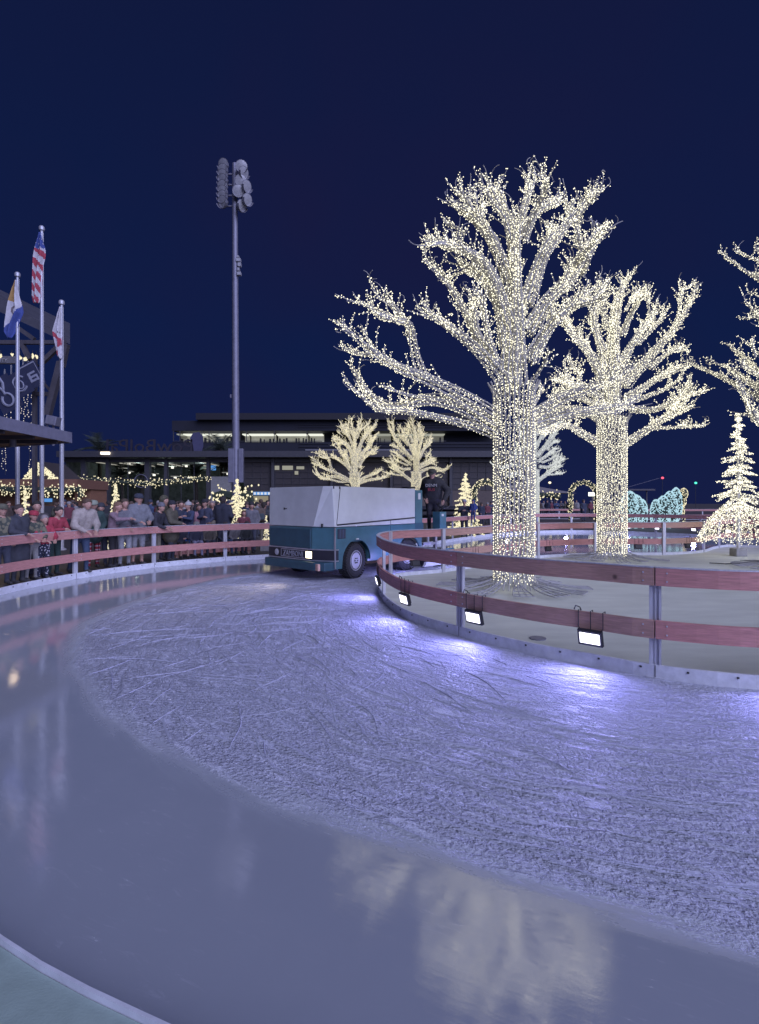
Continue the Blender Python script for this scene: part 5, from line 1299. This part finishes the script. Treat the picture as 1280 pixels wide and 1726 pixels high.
# small palms by the hall roof
FROND = mat('palm_frond', (.045, .06, .045), .7, 0, .3, 4)
def palm(label, u, vc, Y, r_):
    c = P(u, vc, Y); root = thing('palm_tree', label, 'palm tree', (c.x, Y, DECK_Z), 0, 'palms near the hall'); h = c.z-DECK_Z
    MB().tube([(0, 0, 0), (.1, 0, h*.5), (0, 0, h)], [.22, .17, .16], 8).build('trunk', mat('palm_bark', (.08, .07, .06), .9, 0, .3, 8), root)
    b = MB()
    for k in range(26):
        a = k*2.4; el = random.uniform(-.2, 1.3); ln = r_*random.uniform(.8, 1.15); dv = Vector((math.cos(a)*math.cos(el), math.sin(a)*math.cos(el), math.sin(el)))
        q = [Vector((0, 0, h))+dv*ln*t+Vector((0, 0, -.5*ln*t*t*(1-.4*math.sin(el)))) for t in (0, .25, .5, .75, 1)]
        b.tube(q, [.03, .025, .02, .015, .008], 4)
        sd_ = dv.cross(Vector((0, 0, 1))).normalized()
        for i in range(1, 5):
            for j in range(4):
                p = q[i-1].lerp(q[i], j/4)
                for sg in (-1, 1):
                    tip = p+(sd_*sg*.8+dv*.6+Vector((0, 0, -.35))).normalized()*ln*.28; w_ = dv*.03
                    b.raw([p-w_, p+w_, tip], [(0, 1, 2)])
    b.build('crown', FROND, root)
palm('dark palm crown above the roof left of the sign letters', 168, 757, 56, 2.4); palm('dark palm crown above the roof beside the tall light pole', 372, 756, 56, 2.4)
for i, (u, v) in enumerate(((205, 800), (238, 795), (330, 798), (380, 785))): palm(['palm in the dark glass behind the slim lit tree', 'palm inside the hall beside the ring sign', 'palm inside the hall under the blue screen', 'palm beside the grey panel wall'][i], u, v, 54, 1.5)
# ------------------------------------------------------------------ left stage structure, canopy, kiosk
SY = 26.0
GIRD = mat('stage_steel', (.075, .07, .085), .6, .2, .15, 3); ROOFU = mat('stage_roof_panel', (.06, .06, .08), .7, 0, .2, 2)
stage = thing('stage_frame', 'large grey steel stage frame with sloping roof at the left edge', 'stage', ((40-640)*SY/F, SY, DECK_Z)); sx0 = stage.location.x
def sp(u, v, Y=SY): q = P(u, v, Y); return Vector((q.x-sx0, Y-SY, q.z-DECK_Z))
A = [sp(-120, 430), sp(118, 572), sp(118, 580), sp(-120, 470)]; Bq = [sp(-120, 430, SY+9), sp(118, 545, SY+9), sp(118, 553, SY+9), sp(-120, 462, SY+9)]
MB().loft([tuple(x) for x in A], [tuple(x) for x in Bq]).build('roof', ROOFU, stage)
b = MB().beam(sp(-120, 577), sp(112, 577), .18, .18); b.build('tie_beam', GIRD, stage)
for (a, c, w) in (((58, 572), (20, 545), .18), ((35, 575), (50, 606), .2), ((98, 585), (72, 610), .2), ((103, 610), (80, 700), .28), ((112, 580), (104, 618), .25), ((75, 647), (86, 660), .1), ((60, 664), (84, 664), .18)):
    MB().beam(sp(*a), sp(*c), w, w).build('brace', GIRD, stage)
for u in (-30, 58.5): MB().beam(sp(u, 600), sp(u, 852), .17, .17).build('column', GIRD, stage)
MB().box(sp(-20, 607), (2.8, .2, .35)).build('sign_board', mat('board_grey', (.13, .13, .15), .6), stage)
bd = text_mesh('INITY', .24, .01, 'board_lettering', mat('board_letters', (.35, .35, .38), .6), stage, sp(2, 610, SY-.13), (R(90), 0, 0))
st = MB(); 
for a, c in (((0, 660), (60, 610)), ((-20, 690), (40, 640))): st.beam(sp(*a, SY+2), sp(*c, SY+2), .2, .45)
st.build('stair_flight', mat('stair_tan', (.12, .11, .09), .7), stage)
rl = MB()
for u, v in ((8, 622), (19, 615), (30, 609), (39, 604), (48, 600)): rl.beam(sp(u, v, SY+1), sp(u, v+28, SY+1), .05, .05)
rl.build('stair_rail', POLEW, stage)
# warm lamps up on the platform
for k, (u, v) in enumerate(((1, 599), (20, 598), (34, 601), (43.5, 605), (55, 599), (61, 600))):
    r = thing('festoon_lamp', 'warm bulb cluster on the stage platform among the flagpoles', 'lamp', P(u, v, SY-.5), 0, 'warm bulb clusters on the stage platform')
    MB().octs([(random.uniform(-.06, .06), random.uniform(-.05, .05), random.uniform(-.10, .06)) for _ in range(5)], .05).build('bulb', BULBF, r); MB().tube([(0, 0, .05), (0, 0, .25)], .015, 5).build('cord', BLACK, r)
for k, (u, v0, v1) in enumerate(((8, 686, 704), (11.5, 680, 703), (18, 677, 704), (35, 662, 700), (41, 655, 713), (47, 651, 706), (54, 648, 713), (4, 760, 790), (9, 752, 800), (50, 752, 790))):
    p = P(u, v0, SY+3); r = thing('hanging_string_light', 'vertical dotted string light hanging in the dark stage', 'string light', p, 0, 'vertical string lights hanging in the stage'); ln = (v1-v0)*(SY+3)/F
    MB().tube([(0, 0, .0), (0, 0, -ln)], .01, 4).build('cord', BLACK, r)
    MB().octs([(random.uniform(-.05, .05), 0, -ln*x) for x in np.linspace(0, 1, max(6, int(ln/.11))) if random.random() < .75], .028).build('bulbs', glow('dim_string', (.9, .8, .78), .9, 'NONE'), r)
BAN = mat('banner_navy', (.02, .025, .06), .7); BANW = mat('banner_print', (.24, .25, .32), .7)
def banner(label, c, w, h, rot, draw):
    r = thing('banner', label, 'banner', P(*c, SY-1+.004*c[0]), 0, 'slanting team banners'); Rm = Matrix.Rotation(rot, 3, 'Y')
    MB().box((0, 0, 0), (w, .02, h), None, Rm).build('cloth', BAN, r); b = MB(); draw(b, Rm); b.build('emblem', BANW, r)
def em1(b, Rm):
    for z in (-.28, -.09, .10): b.box(Rm @ Vector((0, -.018, z)), (.38, .012, .10), None, Rm)
    b.box(Rm @ Vector((-.13, -.018, -.08)), (.10, .0125, .45), None, Rm); b.box(Rm @ Vector((.2, -.018, -.2)), (.08, .0125, .3), None, Rm)
    for s_ in (-1, 1): b.box(Rm @ Vector((.36*s_, -.018, 0)), (.025, .012, 1.15), None, Rm)
    b.box(Rm @ Vector((0, -.018, .53)), (.7, .012, .06), None, Rm)
def em2(b, Rm): b.tube([Rm @ Vector((.32*math.cos(a), -.018, .36*math.sin(a))) for a in np.linspace(.6, 5.6, 18)], .05, 5); b.tube([Rm @ Vector((.14*math.cos(a), -.018, .2*math.sin(a)-.05)) for a in np.linspace(0, 6.28, 14)], .035, 5)
def em3(b, Rm):
    b.tube([Rm @ Vector(p) for p in ((-.1, -.018, .75), (-.16, -.018, .5), (-.02, -.018, .2), (.0, -.018, 0))], .06, 5); b.tube([Rm @ Vector(p) for p in ((.1, -.018, .8), (.14, -.018, .5), (.02, -.018, .2))], .06, 5)
    b.tube([Rm @ Vector((.26*math.cos(a), -.018, .3*math.sin(a)-.3)) for a in np.linspace(2.2, 8, 18)], .06, 5)
banner('slanting navy banner with a pale block emblem between the flagpoles', (54, 632), .85, 1.25, R(-28), em1)
banner('slanting navy banner with a curled emblem behind the left flagpole', (34, 647), .95, 1.2, R(-28), em2)
banner('slanting navy banner with a crossed pale emblem at the left edge', (9, 664), 1.05, 1.7, R(-28), em3)
# canopy roof
CYY = 14.0
can = thing('wood_canopy', 'low canopy roof with timber soffit at the left edge in front of the flagpoles', 'canopy', ((0-640)*CYY/F, CYY, DECK_Z)); cx0 = can.location.x
def cp(u, v, Y): q = P(u, v, Y); return Vector((q.x-cx0, Y-CYY, q.z-DECK_Z))
zr = 3.45-DECK_Z
xe = -8.9-cx0
near = [(xe, 8.6-CYY), (xe, 15.4-CYY), (-14.5-cx0, 18.0-CYY), (-14.5-cx0, 8.6-CYY)]
MB().prism(near, zr, zr+.04).build('soffit', plank_mat('soffit_boards', (.34, .20, .13)), can)
b = MB()
b.beam((near[0][0], near[0][1], zr+.12), (near[1][0], near[1][1], zr+.12), .06, .30); b.beam((near[1][0], near[1][1], zr+.12), (near[2][0], near[2][1], zr+.12), .06, .30); b.build('fascia', mat('fascia_paint', (.20, .20, .27), .6), can)
MB().prism([(x-.03 if x > -13-cx0 else x, y) for x, y in near], zr+.2, zr+.24).build('roof', GIRD, can)
for yr in (9.5, 10.6, 11.7, 12.8, 13.9, 14.9):
    MB().box((xe-2.6, yr-CYY, zr-.05), (5.0, .07, .10)).build('rafter', GIRD, can)
for xp, yp in ((-9.6, 9.2), (-13.5, 16.5)):
    MB().box((xp-cx0, yp-CYY, zr/2), (.16, .16, zr-.01)).build('post', GIRD, can)
MB().lathe([(.08, 0), (.08, .18), (.05, .22)], 14, None, Matrix.Translation(Vector((P(22, 0, 14.6).x-cx0, 14.6-CYY, zr-.22)))).build('downlight', STEEL, can)
la = bpy.data.lights.new('canopy_light', 'SPOT'); la.energy = 120; la.color = (1, .75, .5); la.spot_size = R(150); la.shadow_soft_size = .08
lo = bpy.data.objects.new('canopy_light', la); COL.objects.link(lo); lo.parent = can; lo.location = Vector((P(22, 0, 14.6).x-cx0, 14.6-CYY, zr-.24))
sp_ = thing('loudspeaker', 'grey box loudspeaker on a yoke above the canopy roof between the poles', 'loudspeaker', P(90, 712, 17.2)); 
MB().box((0, 0, .05), (.34, .3, .30), None, Matrix.Rotation(R(12), 3, 'Y')).build('cabinet', STEEL, sp_, bevel=.02); MB().box((-.02, -.155, .05), (.27, .012, .24), None, Matrix.Rotation(R(12), 3, 'Y')).build('grille', LAMPS_, sp_)
MB().tube([(-.12, 0, -.35), (-.22, 0, -.05), (-.22, 0, .1), (-.15, 0, .17), (0, 0, .18)], .035, 6).build('yoke', STEEL, sp_); MB().tube([(0, 0, -.75), (0, 0, -.1)], .04, 6).build('stand', STEEL, sp_)
# kiosk
KY = 30.0; KW = plank_mat('kiosk_boards', (.20, .10, .07))
kio = thing('wooden_kiosk', 'brown wooden kiosk with a lit gable roof behind the flagpoles', 'kiosk', ((70-640)*KY/F, KY, DECK_Z)); kx0 = kio.location.x
def kb(b, u0, u1, v0, v1, y0, y1, m=None):
    f = KY/F; b.box((((u0+u1)/2-640)*f-kx0, (y0+y1)/2, H0-((v0+v1)/2-VH)*f-DECK_Z), ((u1-u0)*f, y1-y0, (v1-v0)*f), m); return b
kb(MB(), -60, 137, 808, 824, -.4, 3).build('awning', KW, kio); kb(MB(), -60, 134, 824.2, 853, 1.2, 3).build('wall', plank_mat('kiosk_wall', (.26, .13, .08)), kio)
for u in (-5, 66, 133): kb(MB(), u-1.5, u+1.5, 824.2, 853, -.3, 0).build('post', KW, kio)
kb(MB(), 55, 67, 840, 846, .9, 1.15, SCRB).build('screen', None, kio); kb(MB(), 97, 104, 831, 837, .9, 1.15).build('menu_card', BLACK, kio)
def kp(u, v, y): f = KY/F; return ((u-640)*f-kx0, y, H0-(v-VH)*f-DECK_Z)
MB().loft([kp(41, 808, -.2), kp(105, 808, -.2), kp(70, 778, -.2)], [kp(41, 808, 2.2), kp(105, 808, 2.2), kp(70, 778, 2.2)]).build('gable', mat('gable_dark', (.06, .05, .05), .8), kio)
pts = []
for _ in range(520):
    s_, t_ = random.random(), random.random()
    if s_+t_ > 1: s_, t_ = 1-s_, 1-t_
    u = 41+64*s_+29*t_; v = 808-30*t_
    if v > 802 and 60 < u < 86: continue
    pts.append(kp(u, v, -.28))
MB().octs(pts, .034).build('gable_bulbs', BULBF, kio, kind='stuff')
garland('thick garland of lights under the kiosk awning', [P(u, v, KY-.7) for u, v in ((-40, 822), (0, 823), (20, 826), (40, 823), (70, 826), (100, 827), (134, 825), (137, 838))], 380, .32, .04)
# far right kiosk and small lights
fk = thing('far_kiosk', 'small far shelter with sloping grey roof left of the garland arch', 'shelter', ((900-640)*62/F, 62, DECK_Z)); f = 62/F
z0 = H0-(830-VH)*f-DECK_Z; z1 = H0-(817-VH)*f-DECK_Z
MB().loft([(-6, -3, z0), (3.9, -3, z0-.15), (3.9, 4, z0-.15), (-6, 4, z0)], [(-5.9, .4, z1), (-.5, .4, z1), (-.5, .6, z1), (-5.9, .6, z1)]).build('roof', mat('far_roof', (.22, .2, .2), .7), fk)
for x in (-5.5, -2, 1.5, 3.5): MB().box((x, -2.8, z0/2-.1), (.15, .15, z0-.2)).build('post', GIRD, fk)
garland('row of warm lights under the far shelter roof', [P(u, v, 58.5) for u, v in ((800, 834), (850, 836), (895, 833), (930, 835), (945, 838))], 220, .5, .07)
lm = thing('shelter_lamp', 'bright white rectangular lamp inside the garland arch', 'lamp', P(1000, 833, 60)); MB().box((0, 0, 0), (.95, .2, .42)).build('lamp_panel', glow('shelter_white', (.95, 1, .85), 2.2), lm); MB().beam((0, .2, .0), (0, .2, -3.1), .12, .12).build('lamp_post', GIRD, lm)
sh = thing('tent_roof', 'dark flat shelter roof behind the blue wave sculpture', 'shelter', ((1062-640)*60/F, 60, DECK_Z)); MB().box((0, 0, 3), (4.2, 3, .18)).build('roof', GIRD, sh)
for x in (-1.9, 1.9): MB().box((x, 0, 1.45), (.12, .12, 2.9)).build('post', GIRD, sh)
for u, v, c, nm, lb in ((1117, 805.5, (1, .12, .2), 'red_light', 'tiny red light on a mast in the dark sky'), (1173, 814, (.1, .9, .6), 'green_light', 'tiny green light on a mast in the dark sky'), (927, 813.5, (1, .85, .6), 'white_light', 'tiny white lamp above the far shelter')):
    p = P(u, v, 150); r = thing('mast_light', lb, 'signal light', (p.x, 150, DECK_Z)); h = p.z-DECK_Z
    MB().tube([(0, 0, 0), (0, 0, h)], .06, 6).build('mast', BLACK, r); MB().ell((0, -.1, h), (.42, .2, .32), 8).build('lamp', glow(nm, c, 1.6, 'NONE'), r)
# guy wire
w = thing('overhead_wire', 'thin slack wire rising beside the second trunk', 'wire', P(1056, 822, 70)); MB().tube([(0, 0, 0), P(1112, 806, 70)-P(1056, 822, 70)], .03, 4).build('strand', STEEL, w)
# plug boxes at the cone tree foot
cbx = thing('cable_box', 'small white cable connector lying on the slab by the cone tree', 'cable box', G(1257, 952, .05)); MB().box((0, 0, .04), (.28, .08, .07)).build('case', POLEW, cbx, bevel=.01); MB().tube([(-.14, 0, .03), (-.3, .1, .02), (-.5, .05, .02), (-.8, .25, .02)], .012, 5).build('cord', BLACK, cbx)
for u, v in ((1210, 942), (1235, 942)): pass
# cable on the ice-side slab near the second lamp: drain plate
MB().lathe([(.10, 0), (.10, .012), (.001, .014)], 16).build('drain_cover', STEEL, None, loc=G(912, 1081, .05)+Vector((0, .12, 0)), label='small flat metal cover on the slab behind the large flood lamp', category='drain cover')

# ------------------------------------------------------------------ sky, sun, camera
w = bpy.data.worlds.new('World'); S.world = w; w.use_nodes = True; nt = w.node_tree; bg = nt.nodes['Background']
tc = nt.nodes.new('ShaderNodeTexCoord'); sp3 = nt.nodes.new('ShaderNodeSeparateXYZ'); rp = nt.nodes.new('ShaderNodeValToRGB')
nt.links.new(tc.outputs['Generated'], sp3.inputs[0]); nt.links.new(sp3.outputs['Z'], rp.inputs[0])
e = rp.color_ramp.elements; e[0].position = 0; e[0].color = (.0075, .0118, .055, 1); e[1].position = .75; e[1].color = (.0052, .0088, .042, 1)
x = e.new(.3); x.color = (.0042, .0112, .056, 1)
nz = nt.nodes.new('ShaderNodeTexNoise'); nz.inputs['Scale'].default_value = 1.6; nz.inputs['Detail'].default_value = 3; nt.links.new(tc.outputs['Generated'], nz.inputs['Vector'])
mx = nt.nodes.new('ShaderNodeMixRGB'); mx.blend_type = 'MIX'; mr = nt.nodes.new('ShaderNodeMapRange'); mr.inputs['From Min'].default_value = .5; mr.inputs['From Max'].default_value = .75; mr.inputs['To Max'].default_value = .5
nt.links.new(nz.outputs['Fac'], mr.inputs[0]); nt.links.new(mr.outputs[0], mx.inputs[0]); nt.links.new(rp.outputs[0], mx.inputs[1]); mx.inputs[2].default_value = (.0110, .0088, .042, 1)
nt.links.new(mx.outputs[0], bg.inputs[0]); bg.inputs[1].default_value = 1.0
su = bpy.data.lights.new('night_fill', 'SUN'); su.energy = 3.6; su.angle = R(60); su.color = (.59, .62, 1.0)  # added broad fill, standing for unseen general light over the rink at night
so = bpy.data.objects.new('night_fill', su); COL.objects.link(so); so.rotation_euler = Vector((-.48, .66, -.52)).to_track_quat('-Z', 'Y').to_euler()
cam = bpy.data.cameras.new('camera'); co = bpy.data.objects.new('camera', cam); COL.objects.link(co); S.camera = co
co.location = (0, 0, H0); co.rotation_euler = (R(90), 0, 0)
cam.sensor_fit = 'HORIZONTAL'; cam.sensor_width = 36; cam.lens = 36*F/1280; cam.shift_x = 0; cam.shift_y = -(863-VH)/1280
cam.clip_start = .05; cam.clip_end = 3000
S.view_settings.view_transform = 'Standard'; S.view_settings.look = 'None'; S.view_settings.exposure = .1; S.view_settings.gamma = 1
S.cycles.use_denoising = True
S.cycles.use_light_tree = True
S.cycles.max_bounces = 6; S.cycles.sample_clamp_indirect = 3
